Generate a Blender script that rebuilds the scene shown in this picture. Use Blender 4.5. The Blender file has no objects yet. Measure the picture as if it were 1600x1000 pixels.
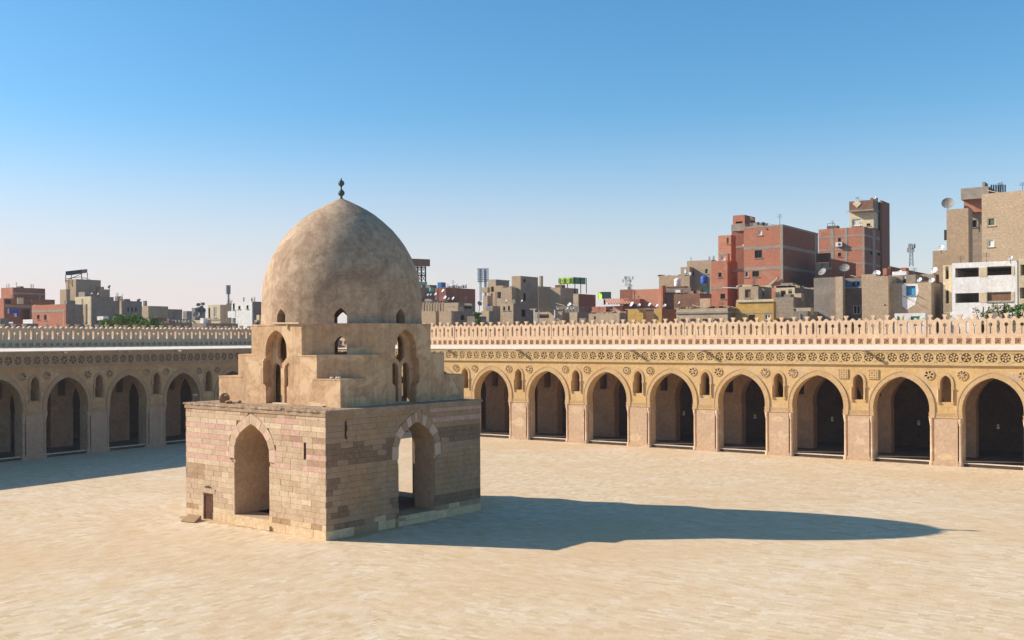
import bpy, bmesh, math, random
from mathutils import Vector, Matrix
from mathutils.geometry import tessellate_polygon
from mathutils import noise as mnoise
rnd = random.Random(7)
R = math.radians
scene = bpy.context.scene
col = scene.collection

# ------------------------------------------------------------------ camera, sky, sun, exposure
F, TH, HROW, CX, ROLL = 1647.0, 0.64574, 529.25, 658.3, -0.005285      # focal length and principal point in photo pixels
CAMP = Vector((87.098, -97.206, 10.9135))
cd = bpy.data.cameras.new("camera"); cam = bpy.data.objects.new("camera", cd); col.objects.link(cam)
cd.sensor_fit = 'HORIZONTAL'; cd.sensor_width = 36.0; cd.lens = F / 1600 * 36.0
cd.shift_x = (800 - CX) / 1600; cd.shift_y = (HROW - 500) / 1600
cd.clip_start = 0.5; cd.clip_end = 9000
cam.matrix_world = Matrix.Translation(CAMP) @ Matrix.Rotation(TH, 4, 'Z') @ Matrix.Rotation(R(90), 4, 'X') @ Matrix.Rotation(ROLL, 4, 'Z')
scene.camera = cam

SUN_AZ, SUN_EL = R(24.1), R(29.6)                # the light travels along this azimuth (from +X), shadows fall that way
to_sun = Vector((-math.cos(SUN_AZ) * math.cos(SUN_EL), -math.sin(SUN_AZ) * math.cos(SUN_EL), math.sin(SUN_EL)))
world = bpy.data.worlds.new("World"); scene.world = world; world.use_nodes = True
wn = world.node_tree.nodes; wl = world.node_tree.links
bg = wn['Background']
sky = wn.new('ShaderNodeTexSky'); sky.sky_type = 'NISHITA'; sky.sun_disc = False
sky.sun_elevation = SUN_EL; sky.sun_rotation = math.atan2(to_sun.x, to_sun.y)
sky.altitude = 0; sky.air_density = 1.0; sky.dust_density = 0.5; sky.ozone_density = 4.0
# dusty air: a slightly deeper blue overhead, a warm pale band low down that is stronger towards the sun's side
hs = wn.new('ShaderNodeHueSaturation'); hs.inputs['Saturation'].default_value = 1.23; hs.inputs['Hue'].default_value = 0.491; hs.inputs['Value'].default_value = 1.43
wl.new(sky.outputs[0], hs.inputs['Color'])
geo = wn.new('ShaderNodeTexCoord'); sep = wn.new('ShaderNodeSeparateXYZ'); wl.new(geo.outputs['Generated'], sep.inputs[0])
low = wn.new('ShaderNodeMapRange'); low.interpolation_type = 'SMOOTHSTEP'; low.inputs['From Min'].default_value = 0.22; low.inputs['From Max'].default_value = 0.0
wl.new(sep.outputs[2], low.inputs['Value'])
dt = wn.new('ShaderNodeVectorMath'); dt.operation = 'DOT_PRODUCT'; wl.new(geo.outputs['Generated'], dt.inputs[0])
dt.inputs[1].default_value = Vector((to_sun.x, to_sun.y, 0)).normalized()
side = wn.new('ShaderNodeMapRange'); side.inputs['From Min'].default_value = -0.75; side.inputs['From Max'].default_value = 0.75
side.inputs['To Min'].default_value = 0.3; wl.new(dt.outputs['Value'], side.inputs['Value'])
mu = wn.new('ShaderNodeMath'); mu.operation = 'MULTIPLY'; wl.new(low.outputs[0], mu.inputs[0]); wl.new(side.outputs[0], mu.inputs[1])
mx = wn.new('ShaderNodeMix'); mx.data_type = 'RGBA'; wl.new(mu.outputs[0], mx.inputs[0]); wl.new(hs.outputs[0], mx.inputs[6]); mx.inputs[7].default_value = (7.7, 6.35, 6.3, 1)
wl.new(mx.outputs[2], bg.inputs[0]); bg.inputs[1].default_value = 0.081
sl = bpy.data.lights.new("sun", 'SUN'); sl.energy = 5.0; sl.angle = R(0.5); sl.color = (1.0, 0.92, 0.82)
so = bpy.data.objects.new("sun", sl); col.objects.link(so); so.location = (0, -100, 60)
so.rotation_euler = (-to_sun).to_track_quat('-Z', 'Y').to_euler()
vs = scene.view_settings; vs.view_transform = 'Standard'; vs.look = 'None'; vs.gamma = 1.0; vs.exposure = 0.5
vs.use_curve_mapping = False

# ------------------------------------------------------------------ helpers
def lin(c):
    return tuple((v / 255 / 12.92 if v <= 10 else ((v / 255 + 0.055) / 1.055) ** 2.4) for v in c)

def ray(px, py):
    """direction (unit depth) through a photo pixel"""
    x = (px - CX) / F; y = -(py - ROLL * (px - CX) - HROW) / F
    c, s = math.cos(TH), math.sin(TH)
    return Vector((x * c - s, x * s + c, y))
def at(px, py, depth): return CAMP + ray(px, py) * depth
def on_y(px, py, y0):
    d = ray(px, py); return CAMP + d * ((y0 - CAMP.y) / d.y)
def on_z(px, py, z0):
    d = ray(px, py); return CAMP + d * ((z0 - CAMP.z) / d.z)
def depth_of(p):
    d = p - CAMP; return -d.x * math.sin(TH) + d.y * math.cos(TH)
def pix(p):
    d = p - CAMP; c, s = math.cos(TH), math.sin(TH)
    xc = d.x * c + d.y * s; yc = -d.x * s + d.y * c
    px = CX + F * xc / yc
    return px, HROW - F * d.z / yc + ROLL * (px - CX)

def tag(o, label=None, cat=None, group=None, kind=None):
    if label: o['label'] = label
    if cat: o['category'] = cat
    if group: o['group'] = group
    if kind: o['kind'] = kind
    return o
def empty(name, loc, label=None, cat=None, group=None, kind=None):
    o = bpy.data.objects.new(name, None); col.objects.link(o); o.location = loc; o.empty_display_size = 0.3
    return tag(o, label, cat, group, kind)
def origin(o):
    v = Vector((0, 0, 0))
    while o is not None:
        v = v + Vector(o.location); o = o.parent
    return v
def mk(name, verts, faces, mat=None, parent=None, smooth=False, fix=True, mats=None, midx=None, world_co=True):
    """one mesh object; verts in world coordinates (kept relative to the parent's place)"""
    off = origin(parent) if (parent is not None and world_co) else Vector((0, 0, 0))
    me = bpy.data.meshes.new(name)
    me.from_pydata([tuple(Vector(v) - off) for v in verts], [], faces)
    if mats:
        for m in mats: me.materials.append(m)
        if midx: me.polygons.foreach_set('material_index', midx)
    elif mat: me.materials.append(mat)
    if fix:
        bm = bmesh.new(); bm.from_mesh(me); bmesh.ops.recalc_face_normals(bm, faces=bm.faces); bm.to_mesh(me); bm.free()
    if smooth:
        me.polygons.foreach_set('use_smooth', [True] * len(me.polygons)); me.set_sharp_from_angle(angle=R(38))
    me.update()
    o = bpy.data.objects.new(name, me); col.objects.link(o)
    if parent is not None: o.parent = parent
    return o
def copy_at(o, loc, rotz=0.0, parent=None, scale=None):
    c = o.copy(); col.objects.link(c); c.parent = parent
    off = origin(parent) if parent is not None else Vector((0, 0, 0))
    c.location = Vector(loc) - off; c.rotation_euler = (0, 0, rotz)
    if scale: c.scale = scale
    return c

class MB:
    """collects shapes into one mesh"""
    def __init__(s): s.v = []; s.f = []; s.m = []
    def add(s, v, f, m=0):
        n = len(s.v); s.v += [Vector(p) for p in v]; s.f += [tuple(i + n for i in q) for q in f]; s.m += [m] * len(f); return s
    def box(s, a, b, m=0):
        x0, y0, z0 = a; x1, y1, z1 = b
        return s.add([(x0, y0, z0), (x1, y0, z0), (x1, y1, z0), (x0, y1, z0), (x0, y0, z1), (x1, y0, z1), (x1, y1, z1), (x0, y1, z1)], BOXF, m)
    def bar(s, a, b, w, h=None, m=0):
        a = Vector(a); b = Vector(b); h = h or w; d = (b - a).normalized()
        up = Vector((0, 0, 1)) if abs(d.z) < 0.95 else Vector((1, 0, 0))
        x = d.cross(up).normalized(); y = x.cross(d)
        q = [x * sx * w / 2 + y * sy * h / 2 for sx, sy in ((-1, -1), (1, -1), (1, 1), (-1, 1))]
        return s.add([a + k for k in q] + [b + k for k in q], BOXF, m)
    def tube(s, pts, rad, n=8, m=0, cap=True):
        rings = []
        for i, p in enumerate(pts):
            p = Vector(p); q0 = Vector(pts[max(i - 1, 0)]); q1 = Vector(pts[min(i + 1, len(pts) - 1)])
            d = (q1 - q0).normalized(); up = Vector((0, 0, 1)) if abs(d.z) < 0.9 else Vector((1, 0, 0))
            x = d.cross(up).normalized(); y = x.cross(d)
            r = rad[i] if isinstance(rad, (list, tuple)) else rad
            rings.append([p + (x * math.cos(2 * math.pi * k / n) + y * math.sin(2 * math.pi * k / n)) * r for k in range(n)])
        v = [p for r in rings for p in r]; f = []
        for i in range(len(rings) - 1):
            for k in range(n): f.append((i * n + k, i * n + (k + 1) % n, (i + 1) * n + (k + 1) % n, (i + 1) * n + k))
        if cap: f += [tuple(range(n)), tuple((len(rings) - 1) * n + k for k in range(n))]
        return s.add(v, f, m)
    def lathe(s, prof, c, n=16, m=0):
        """prof: (radius, z) list about a vertical axis through c"""
        c = Vector(c); v = []; f = []
        for r, z in prof:
            v += [c + Vector((r * math.cos(2 * math.pi * k / n), r * math.sin(2 * math.pi * k / n), z)) for k in range(n)]
        for i in range(len(prof) - 1):
            for k in range(n): f.append((i * n + k, i * n + (k + 1) % n, (i + 1) * n + (k + 1) % n, (i + 1) * n + k))
        f += [tuple(range(n)), tuple((len(prof) - 1) * n + k for k in range(n))]
        return s.add(v, f, m)
    def panel(s, outer, holes, fr, d0, d1, m=0, back=True):
        """flat plate with holes; outline in (u, z), from depth d0 to d1; fr(u, d, z) -> point"""
        loops = [outer] + list(holes)
        flat = [p for l in loops for p in l]; n = len(flat)
        tri = tessellate_polygon([[Vector((a, b, 0)) for a, b in l] for l in loops])
        v = [fr(a, d0, b) for a, b in flat] + [fr(a, d1, b) for a, b in flat]
        f = [tuple(t) for t in tri]
        if back: f += [tuple(i + n for i in reversed(t)) for t in tri]
        k = 0
        for l in loops:
            for i in range(len(l)):
                a, b = k + i, k + (i + 1) % len(l); f.append((a, b, b + n, a + n))
            k += len(l)
        return s.add(v, f, m)
    def build(s, name, mat=None, parent=None, smooth=False, mats=None, fix=True, world_co=True):
        return mk(name, s.v, s.f, mat, parent, smooth, fix, mats, s.m if mats else None, world_co)
BOXF = [(0, 3, 2, 1), (4, 5, 6, 7), (0, 1, 5, 4), (1, 2, 6, 5), (2, 3, 7, 6), (3, 0, 4, 7)]

# ------------------------------------------------------------------ materials
class NT:
    def __init__(s, name):
        s.mat = bpy.data.materials.new(name); s.mat.use_nodes = True
        s.t = s.mat.node_tree; s.n = s.t.nodes; s.b = s.n['Principled BSDF']
        s.pos = s.n.new('ShaderNodeNewGeometry').outputs['Position']
    def link(s, a, b): s.t.links.new(a, b)
    def noise(s, scale, detail=6, rough=0.6, stretch=None, vec=None, dist=0.0):
        n = s.n.new('ShaderNodeTexNoise'); n.inputs['Scale'].default_value = scale; n.inputs['Detail'].default_value = detail
        n.inputs['Roughness'].default_value = rough; n.inputs['Distortion'].default_value = dist
        src = vec or s.pos
        if stretch:
            mp = s.n.new('ShaderNodeMapping'); mp.inputs['Scale'].default_value = stretch; s.link(src, mp.inputs[0]); src = mp.outputs[0]
        s.link(src, n.inputs['Vector']); return n.outputs['Fac']
    def ramp(s, fac, a, b):
        r = s.n.new('ShaderNodeMapRange'); r.inputs['From Min'].default_value = a; r.inputs['From Max'].default_value = b
        r.clamp = True; s.link(fac, r.inputs['Value']); return r.outputs['Result']
    def mix(s, fac, a, b, mode='MIX'):
        m = s.n.new('ShaderNodeMix'); m.data_type = 'RGBA'; m.blend_type = mode
        for sock, val in ((m.inputs[0], fac), (m.inputs[6], a), (m.inputs[7], b)):
            if isinstance(val, (int, float)): sock.default_value = val
            elif isinstance(val, tuple): sock.default_value = (*val[:3], 1)
            else: s.link(val, sock)
        return m.outputs[2]
    def mul(s, a, k):
        m = s.n.new('ShaderNodeMath'); m.operation = 'MULTIPLY'
        s.link(a, m.inputs[0])
        if isinstance(k, (int, float)): m.inputs[1].default_value = k
        else: s.link(k, m.inputs[1])
        return m.outputs[0]
    def bump(s, fac, dist=0.02, strength=0.5):
        b = s.n.new('ShaderNodeBump'); b.inputs['Distance'].default_value = dist; b.inputs['Strength'].default_value = strength
        s.link(fac, b.inputs['Height']); s.link(b.outputs[0], s.b.inputs['Normal'])
    def done(s, colr, rough=0.9, metal=0.0):
        if isinstance(colr, tuple): s.b.inputs['Base Color'].default_value = (*colr[:3], 1)
        else: s.link(colr, s.b.inputs['Base Color'])
        s.b.inputs['Roughness'].default_value = rough; s.b.inputs['Metallic'].default_value = metal
        s.b.inputs['Specular IOR Level'].default_value = 0.12 if rough > 0.8 else 0.3
        return s.mat

def wallmat(name, c1, c2, stain=None, stain_amt=0.5, s1=0.5, s2=6.0, bump=0.02, rough=0.92, streak=None, rand=0.0, patch=None):
    """weathered plaster, stone or brickwork: two tones, fine grain, stains, vertical streaks, paler patches"""
    t = NT(name); c1, c2 = lin(c1), lin(c2)
    big = t.noise(s1, 5, 0.62, dist=0.6); fine = t.noise(s2, 6, 0.65)
    c = t.mix(t.ramp(big, 0.36, 0.66), c1, c2)
    c = t.mix(0.55, c, t.mix(t.ramp(fine, 0.25, 0.75), (0.55, 0.53, 0.5), (1.25, 1.25, 1.25)), 'MULTIPLY')
    if stain:
        st = t.noise(s1 * 1.7, 7, 0.7, dist=1.0)
        c = t.mix(t.mul(t.ramp(st, 0.52, 0.68), stain_amt), c, lin(stain))
    if patch:
        st = t.noise(s1 * 0.9 + 0.07, 4, 0.55, stretch=(1, 1, 1.3), dist=0.4)
        c = t.mix(t.mul(t.ramp(st, 0.55, 0.60), 0.8), c, lin(patch))
    if streak:
        sk = t.noise(1.0, 5, 0.7, stretch=(2.6, 2.6, 0.16))
        c = t.mix(t.mul(t.ramp(sk, 0.5, 0.72), 0.55), c, lin(streak))
    if rand:
        oi = t.n.new('ShaderNodeObjectInfo'); hs = t.n.new('ShaderNodeHueSaturation')
        t.link(t.ramp(oi.outputs['Random'], 0, 1), hs.inputs['Value'])
        mr = t.n.new('ShaderNodeMapRange'); mr.inputs['To Min'].default_value = 1 - rand; mr.inputs['To Max'].default_value = 1 + rand * 0.7
        t.link(oi.outputs['Random'], mr.inputs['Value']); t.link(mr.outputs[0], hs.inputs['Value']); t.link(c, hs.inputs['Color']); c = hs.outputs[0]
    if bump: t.bump(fine, bump, 0.6)
    return t.done(c, rough)
def brickmat(name, c1, c2, mortar, bw=0.25, bh=0.075, grime=(90, 70, 60)):
    t = NT(name)
    sx = t.n.new('ShaderNodeSeparateXYZ'); t.link(t.pos, sx.inputs[0])
    ad = t.n.new('ShaderNodeMath'); ad.operation = 'ADD'; t.link(sx.outputs[0], ad.inputs[0]); t.link(sx.outputs[1], ad.inputs[1])
    cb = t.n.new('ShaderNodeCombineXYZ'); t.link(ad.outputs[0], cb.inputs[0]); t.link(sx.outputs[2], cb.inputs[1])
    br = t.n.new('ShaderNodeTexBrick'); t.link(cb.outputs[0], br.inputs['Vector']); br.inputs['Scale'].default_value = 1.0
    br.inputs['Brick Width'].default_value = bw; br.inputs['Row Height'].default_value = bh; br.inputs['Mortar Size'].default_value = 0.008
    br.inputs['Color1'].default_value = (*lin(c1), 1); br.inputs['Color2'].default_value = (*lin(c2), 1); br.inputs['Mortar'].default_value = (*lin(mortar), 1)
    big = t.noise(0.7, 6, 0.65, dist=0.5); mid = t.noise(5.0, 5, 0.7, stretch=(1, 1, 3.0))
    c = t.mix(0.85, br.outputs['Color'], t.mix(t.ramp(mid, 0.3, 0.7), (0.5, 0.48, 0.46), (1.35, 1.33, 1.3)), 'MULTIPLY')
    rep = t.noise(0.35, 3, 0.5, stretch=(1, 1, 1.6)); c = t.mix(t.mul(t.ramp(rep, 0.6, 0.63), 0.35), c, lin(mortar))
    c = t.mix(t.mul(t.ramp(big, 0.5, 0.7), 0.45), c, lin(grime))
    t.bump(mid, 0.03, 0.5)
    return t.done(c, 0.93)
def plain(name, c, rough=0.7, metal=0.0, var=0.25, s=3.0):
    t = NT(name); a = lin(c); n = t.noise(s, 5, 0.6)
    return t.done(t.mix(t.ramp(n, 0.3, 0.7), tuple(v * (1 - var) for v in a), tuple(min(1, v * (1 + var)) for v in a)), rough, metal)

M = {}
M['ochre'] = wallmat('ochre_plaster', (216, 180, 122), (206, 168, 114), (200, 170, 136), 0.85, 0.45, 4.0, 0.02, streak=(186, 144, 98), patch=(212, 180, 138))
M['pier'] = wallmat('pink_plaster', (208, 176, 144), (200, 168, 136), (186, 154, 124), 0.6, 0.5, 4.0, 0.02, streak=(186, 154, 124), patch=(216, 188, 154))
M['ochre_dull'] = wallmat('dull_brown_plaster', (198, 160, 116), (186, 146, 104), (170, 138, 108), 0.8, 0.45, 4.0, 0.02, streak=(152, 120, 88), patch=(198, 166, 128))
M['plaster_pale'] = wallmat('repair_plaster_pale', (222, 194, 156), (214, 184, 144), (196, 162, 124), 0.5, 0.9, 5.0, 0.02)
M['plaster_grey'] = wallmat('repair_plaster_grey', (204, 176, 144), (194, 166, 134), (178, 150, 120), 0.5, 0.9, 5.0, 0.02)
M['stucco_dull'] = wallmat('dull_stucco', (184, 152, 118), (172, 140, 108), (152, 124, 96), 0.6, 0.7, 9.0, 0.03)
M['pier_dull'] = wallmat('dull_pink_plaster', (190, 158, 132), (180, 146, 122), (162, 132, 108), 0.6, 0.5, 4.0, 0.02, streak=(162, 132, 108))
M['stucco'] = wallmat('carved_stucco', (210, 176, 130), (198, 162, 116), (172, 140, 104), 0.5, 0.7, 9.0, 0.03)
M['frieze'] = wallmat('frieze_stucco', (212, 182, 132), (200, 168, 118), (178, 148, 108), 0.5, 0.8, 8.0, 0.03)
M['crenel'] = wallmat('crenel_plaster', (220, 190, 156), (208, 176, 144), (184, 154, 126), 0.6, 0.6, 5.0, 0.02)
M['limewash'] = wallmat('limewashed_roof', (240, 222, 200), (232, 212, 188), (214, 192, 166), 0.4, 0.4, 2.0, 0.01)
M['outer'] = wallmat('outer_wall_plaster', (214, 178, 148), (204, 166, 134), (182, 150, 122), 0.5, 0.4, 4.0, 0.02)
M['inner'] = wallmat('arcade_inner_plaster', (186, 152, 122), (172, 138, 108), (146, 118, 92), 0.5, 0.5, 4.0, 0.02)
M['backw'] = wallmat('arcade_back_shade_plaster', (124, 98, 78), (108, 86, 68), (92, 72, 58), 0.5, 0.5, 4.0, 0.02)  # darkened plaster: the deep shade of the arcade is put into its colour
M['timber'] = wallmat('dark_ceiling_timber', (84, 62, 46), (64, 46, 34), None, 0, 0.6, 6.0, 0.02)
M['dstone'] = wallmat('dark_step_stone', (98, 80, 66), (84, 68, 56), None, 0, 0.6, 6.0, 0.02)
M['pstone'] = wallmat('pale_step_stone', (232, 218, 196), (220, 204, 180), None, 0, 0.6, 6.0, 0.01)
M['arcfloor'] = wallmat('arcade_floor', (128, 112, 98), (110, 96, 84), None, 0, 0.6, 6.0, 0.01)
M['dome_old'] = wallmat('dome_plaster', (206, 172, 134), (186, 152, 116), (140, 108, 80), 0.75, 0.42, 3.2, 0.05, streak=(142, 112, 86), patch=(178, 144, 112))
def domemat():
    t = NT('dome_plaster_weathered')
    n1 = t.noise(0.55, 8, 0.72, dist=0.8); n2 = t.noise(2.2, 8, 0.75); n3 = t.noise(11, 6, 0.7)
    band = t.noise(1.0, 6, 0.7, stretch=(0.5, 0.5, 2.2), dist=1.5); drip = t.noise(1.0, 6, 0.72, stretch=(2.4, 2.4, 0.2))
    c = t.mix(t.ramp(n1, 0.3, 0.7), lin((174, 148, 121)), lin((200, 175, 146)))
    c = t.mix(t.mul(t.ramp(band, 0.46, 0.74), 0.35), c, lin((152, 127, 104)))
    c = t.mix(t.mul(t.ramp(drip, 0.48, 0.7), 0.5), c, lin((150, 123, 98)))
    c = t.mix(t.mul(t.ramp(n2, 0.48, 0.66), 0.7), c, lin((136, 110, 88)))
    n4 = t.noise(0.33, 7, 0.7, dist=1.4); c = t.mix(t.mul(t.ramp(n4, 0.5, 0.62), 0.6), c, lin((140, 112, 88)))
    c = t.mix(t.mul(t.ramp(n3, 0.66, 0.74), 0.5), c, lin((214, 192, 162)))
    c = t.mix(0.5, c, t.mix(t.ramp(n3, 0.25, 0.75), (0.6, 0.58, 0.56), (1.25, 1.25, 1.25)), 'MULTIPLY')
    t.bump(n2, 0.06, 0.5); return t.done(c, 0.95)
M['dome'] = domemat()
M['body'] = wallmat('drum_plaster', (206, 171, 132), (190, 154, 117), (158, 124, 94), 0.75, 0.6, 3.5, 0.04, streak=(150, 119, 91), patch=(212, 180, 142))
M['core'] = wallmat('mortar_core', (192, 164, 132), (178, 148, 118), (150, 124, 98), 0.5, 0.8, 5.0, 0.03)
M['s_cream'] = wallmat('stone_cream', (212, 188, 158), (202, 177, 147), (180, 154, 126), 0.6, 1.1, 7.0, 0.03, rand=0.07, streak=(188, 160, 130))
M['s_pink'] = wallmat('stone_pink', (198, 156, 138), (202, 166, 146), (208, 182, 154), 0.8, 1.1, 7.0, 0.03, rand=0.07, streak=(184, 152, 130))
M['s_rose'] = wallmat('stone_rose', (204, 170, 148), (206, 176, 150), (208, 182, 152), 0.8, 1.1, 7.0, 0.03, rand=0.05)
M['s_tan'] = wallmat('stone_tan', (200, 174, 144), (190, 163, 133), (168, 141, 114), 0.6, 1.1, 7.0, 0.03, rand=0.07, streak=(178, 148, 118))
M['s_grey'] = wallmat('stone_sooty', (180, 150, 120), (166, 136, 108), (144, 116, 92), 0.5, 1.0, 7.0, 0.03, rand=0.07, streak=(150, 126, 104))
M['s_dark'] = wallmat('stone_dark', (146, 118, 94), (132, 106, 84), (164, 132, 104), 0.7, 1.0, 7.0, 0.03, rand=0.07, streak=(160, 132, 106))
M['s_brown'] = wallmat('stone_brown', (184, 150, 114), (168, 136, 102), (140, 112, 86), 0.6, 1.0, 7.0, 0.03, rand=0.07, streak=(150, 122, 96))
M['s_plinth'] = wallmat('stone_plinth', (222, 196, 158), (206, 176, 136), (170, 138, 104), 0.6, 1.3, 7.0, 0.04, rand=0.07, streak=(196, 164, 126))
M['door'] = wallmat('old_door_wood', (112, 78, 58), (92, 62, 46), (70, 50, 38), 0.6, 1.2, 10.0, 0.02, streak=(78, 54, 42))
M['verdigris'] = plain('verdigris_copper', (72, 92, 84), 0.6, 0.4, 0.35, 5.0)
M['debris'] = wallmat('roof_rubble', (178, 152, 124), (150, 126, 102), None, 0, 1.0, 6.0, 0.03)
M['plank'] = wallmat('weathered_board', (206, 188, 162), (186, 166, 140), None, 0, 1.0, 8.0, 0.01)
M['iron'] = plain('grey_iron', (78, 80, 84), 0.6, 0.5)
M['darkmetal'] = plain('dark_metal', (52, 50, 52), 0.6, 0.3)
M['steel'] = plain('galvanised_steel', (150, 156, 162), 0.5, 0.4)
M['white'] = plain('white_enamel', (226, 224, 220), 0.5, 0, 0.06)
M['dish'] = plain('dish_white', (214, 212, 208), 0.55, 0, 0.1)
M['dishgrey'] = plain('dish_grey', (140, 134, 126), 0.6, 0, 0.15)
M['glass'] = plain('dark_pane', (40, 42, 46), 0.2)
M['lampglass'] = plain('lamp_glass', (150, 150, 142), 0.3, 0, 0.1)
M['blue'] = plain('blue_paint', (36, 104, 160), 0.6)
M['cyan'] = plain('cyan_shutter', (70, 160, 196), 0.6)
M['turq'] = plain('turquoise_paint', (110, 186, 160), 0.7)
M['bluetank'] = plain('blue_plastic', (52, 92, 176), 0.45, 0, 0.3, 6.0)
M['cloth'] = plain('washing_cloth', (60, 74, 150), 0.9, 0, 0.5, 3.0)
M['clothw'] = plain('pale_cloth', (198, 206, 222), 0.9, 0, 0.2, 3.0)
M['curtain'] = plain('pale_curtain', (206, 200, 186), 0.9, 0, 0.15)
M['green'] = plain('green_board', (38, 110, 72), 0.6)  # letters, and sign faces with their shade painted in
M['lime'] = plain('lit_lime_board', (170, 196, 70), 0.6, 0, 0.15)
M['limetext'] = plain('lime_lettering', (214, 232, 110), 0.6, 0, 0.1)
M['lampface'] = plain('floodlight_grey', (120, 146, 170), 0.4, 0.2, 0.25)
M['brick'] = brickmat('red_brick', (192, 118, 90), (178, 102, 76), (182, 150, 126), grime=(152, 106, 84))
M['brickd'] = brickmat('dark_shaded_red_brick', (158, 98, 78), (142, 84, 68), (146, 118, 100), grime=(120, 88, 74))  # dark brick, and red brick with shade painted in on shaded faces
M['brickp'] = brickmat('salmon_brick', (206, 138, 108), (192, 122, 94), (190, 158, 132), grime=(172, 124, 98))
M['brickb'] = brickmat('sandy_brick', (194, 170, 140), (180, 156, 126), (166, 144, 120), grime=(156, 132, 106))
M['block'] = brickmat('grey_block', (172, 156, 136), (158, 142, 122), (136, 122, 106), 0.4, 0.2, (132, 118, 102))  # also colours the shaded sides of sandy brick houses
M['beige'] = wallmat('beige_render', (194, 172, 142), (180, 156, 128), (152, 130, 106), 0.6, 0.35, 3.0, 0.03, streak=(160, 134, 104))
M['greyr'] = wallmat('grey_render', (150, 138, 124), (132, 120, 108), (108, 98, 90), 0.5, 0.4, 3.0, 0.03, streak=(110, 100, 92))  # also colours the shaded sides of pale houses
M['conc'] = wallmat('concrete', (166, 154, 138), (150, 138, 124), (120, 110, 100), 0.4, 0.6, 4.0, 0.02)
M['cream'] = wallmat('cream_paint', (220, 202, 166), (208, 188, 152), (180, 156, 122), 0.5, 0.5, 3.0, 0.01, streak=(196, 172, 134))
M['yellow'] = wallmat('yellow_paint', (204, 166, 94), (194, 154, 86), (170, 134, 86), 0.6, 0.5, 3.0, 0.01, streak=(184, 140, 78))
M['whitew'] = wallmat('white_wall_paint', (240, 236, 228), (232, 226, 218), (204, 192, 178), 0.35, 0.4, 3.0, 0.01, streak=(204, 194, 182))
M['brown'] = wallmat('brown_render', (138, 104, 82), (120, 90, 72), (94, 72, 60), 0.5, 0.5, 3.0, 0.02)
M['bark'] = wallmat('bark', (96, 78, 60), (76, 62, 48), None, 0, 2.0, 10.0, 0.03)

def leafmat(name, a, b):
    t = NT(name); n = t.noise(0.9, 4, 0.6)
    c = t.mix(t.ramp(n, 0.3, 0.7), lin(a), lin(b))
    t.b.inputs['Transmission Weight'].default_value = 0.0
    return t.done(c, 0.7)
M['leaf'] = leafmat('leaf_green', (84, 116, 44), (122, 146, 66))
M['leafo'] = leafmat('leaf_olive', (110, 112, 70), (140, 136, 90))
M['leafd'] = leafmat('leaf_far', (66, 80, 62), (84, 96, 74))

def pavemat(name):
    t = NT(name)
    at_ = t.n.new('ShaderNodeAttribute'); at_.attribute_name = 'tone'; tone = at_.outputs['Fac']
    c = t.mix(t.ramp(tone, 0.0, 0.55), lin((200, 174, 138)), lin((217, 194, 160)))
    c = t.mix(t.ramp(tone, 0.6, 1.0), c, lin((226, 208, 178)))
    ws = t.n.new('ShaderNodeTexWhiteNoise'); ws.noise_dimensions = '1D'; t.link(tone, ws.inputs['W'])
    c = t.mix(t.mul(t.ramp(ws.outputs['Value'], 0.55, 1.0), 0.6), c, lin((216, 186, 144))); c = t.mix(t.mul(t.ramp(ws.outputs['Value'], 0.35, 0.0), 0.5), c, lin((214, 186, 160)))
    big = t.noise(0.09, 5, 0.6, dist=0.5); mid = t.noise(0.8, 6, 0.65); fine = t.noise(9.0, 5, 0.7)
    c = t.mix(t.mul(t.ramp(big, 0.42, 0.64), 0.65), c, lin((210, 176, 134)))
    pale = t.noise(0.16, 6, 0.65, dist=1.2); c = t.mix(t.mul(t.ramp(pale, 0.54, 0.7), 0.55), c, lin((226, 206, 181)))
    c = t.mix(t.mul(t.ramp(mid, 0.48, 0.72), 0.5), c, lin((196, 164, 122)))
    c = t.mix(0.5, c, t.mix(t.ramp(fine, 0.25, 0.75), (0.72, 0.71, 0.7), (1.18, 1.18, 1.18)), 'MULTIPLY')
    t.bump(fine, 0.01, 0.5)
    return t.done(c, 0.95)
M['pave'] = pavemat('sandstone_paving')
M['pavebed'] = wallmat('paving_bed', (200, 172, 132), (190, 160, 120), (170, 140, 104), 0.5, 0.2, 4.0, 0.01)
M['city'] = wallmat('dusty_city_ground', (150, 130, 106), (132, 114, 94), None, 0, 0.05, 1.0, 0.02)

# ------------------------------------------------------------------ the ground
g = mk('city_ground', [(-900, -900, -0.6), (900, -900, -0.6), (900, 900, -0.6), (-900, 900, -0.6)], [(0, 1, 2, 3)], M['city'], fix=False)
tag(g, 'dusty ground under the city beyond the mosque walls', 'ground', kind='structure')
court = mk('courtyard', [(-0.3, -125, 0), (125, -125, 0), (125, 0.3, 0), (-0.3, 0.3, 0)], [(0, 1, 2, 3)], M['pavebed'], fix=False)
tag(court, 'open courtyard paved with pale sandstone slabs', 'courtyard', kind='structure')

KC = Vector((42.8875, -47.6524, 0)); KPHI = -0.0907; KA, KB, KZ = 6.398, 6.627, 7.03      # kiosk base
def kb(lx, ly, z=0.0):
    c, s = math.cos(KPHI), math.sin(KPHI); return Vector((KC.x + lx * c - ly * s, KC.y + lx * s + ly * c, z))
UC = Vector((42.64, -46.60, 0)); UPSI = R(-4.5)                                            # upper storey and dome
def ku(lx, ly, z=0.0):
    c, s = math.cos(UPSI), math.sin(UPSI); return Vector((UC.x + lx * c - ly * s, UC.y + lx * s + ly * c, z))

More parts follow.
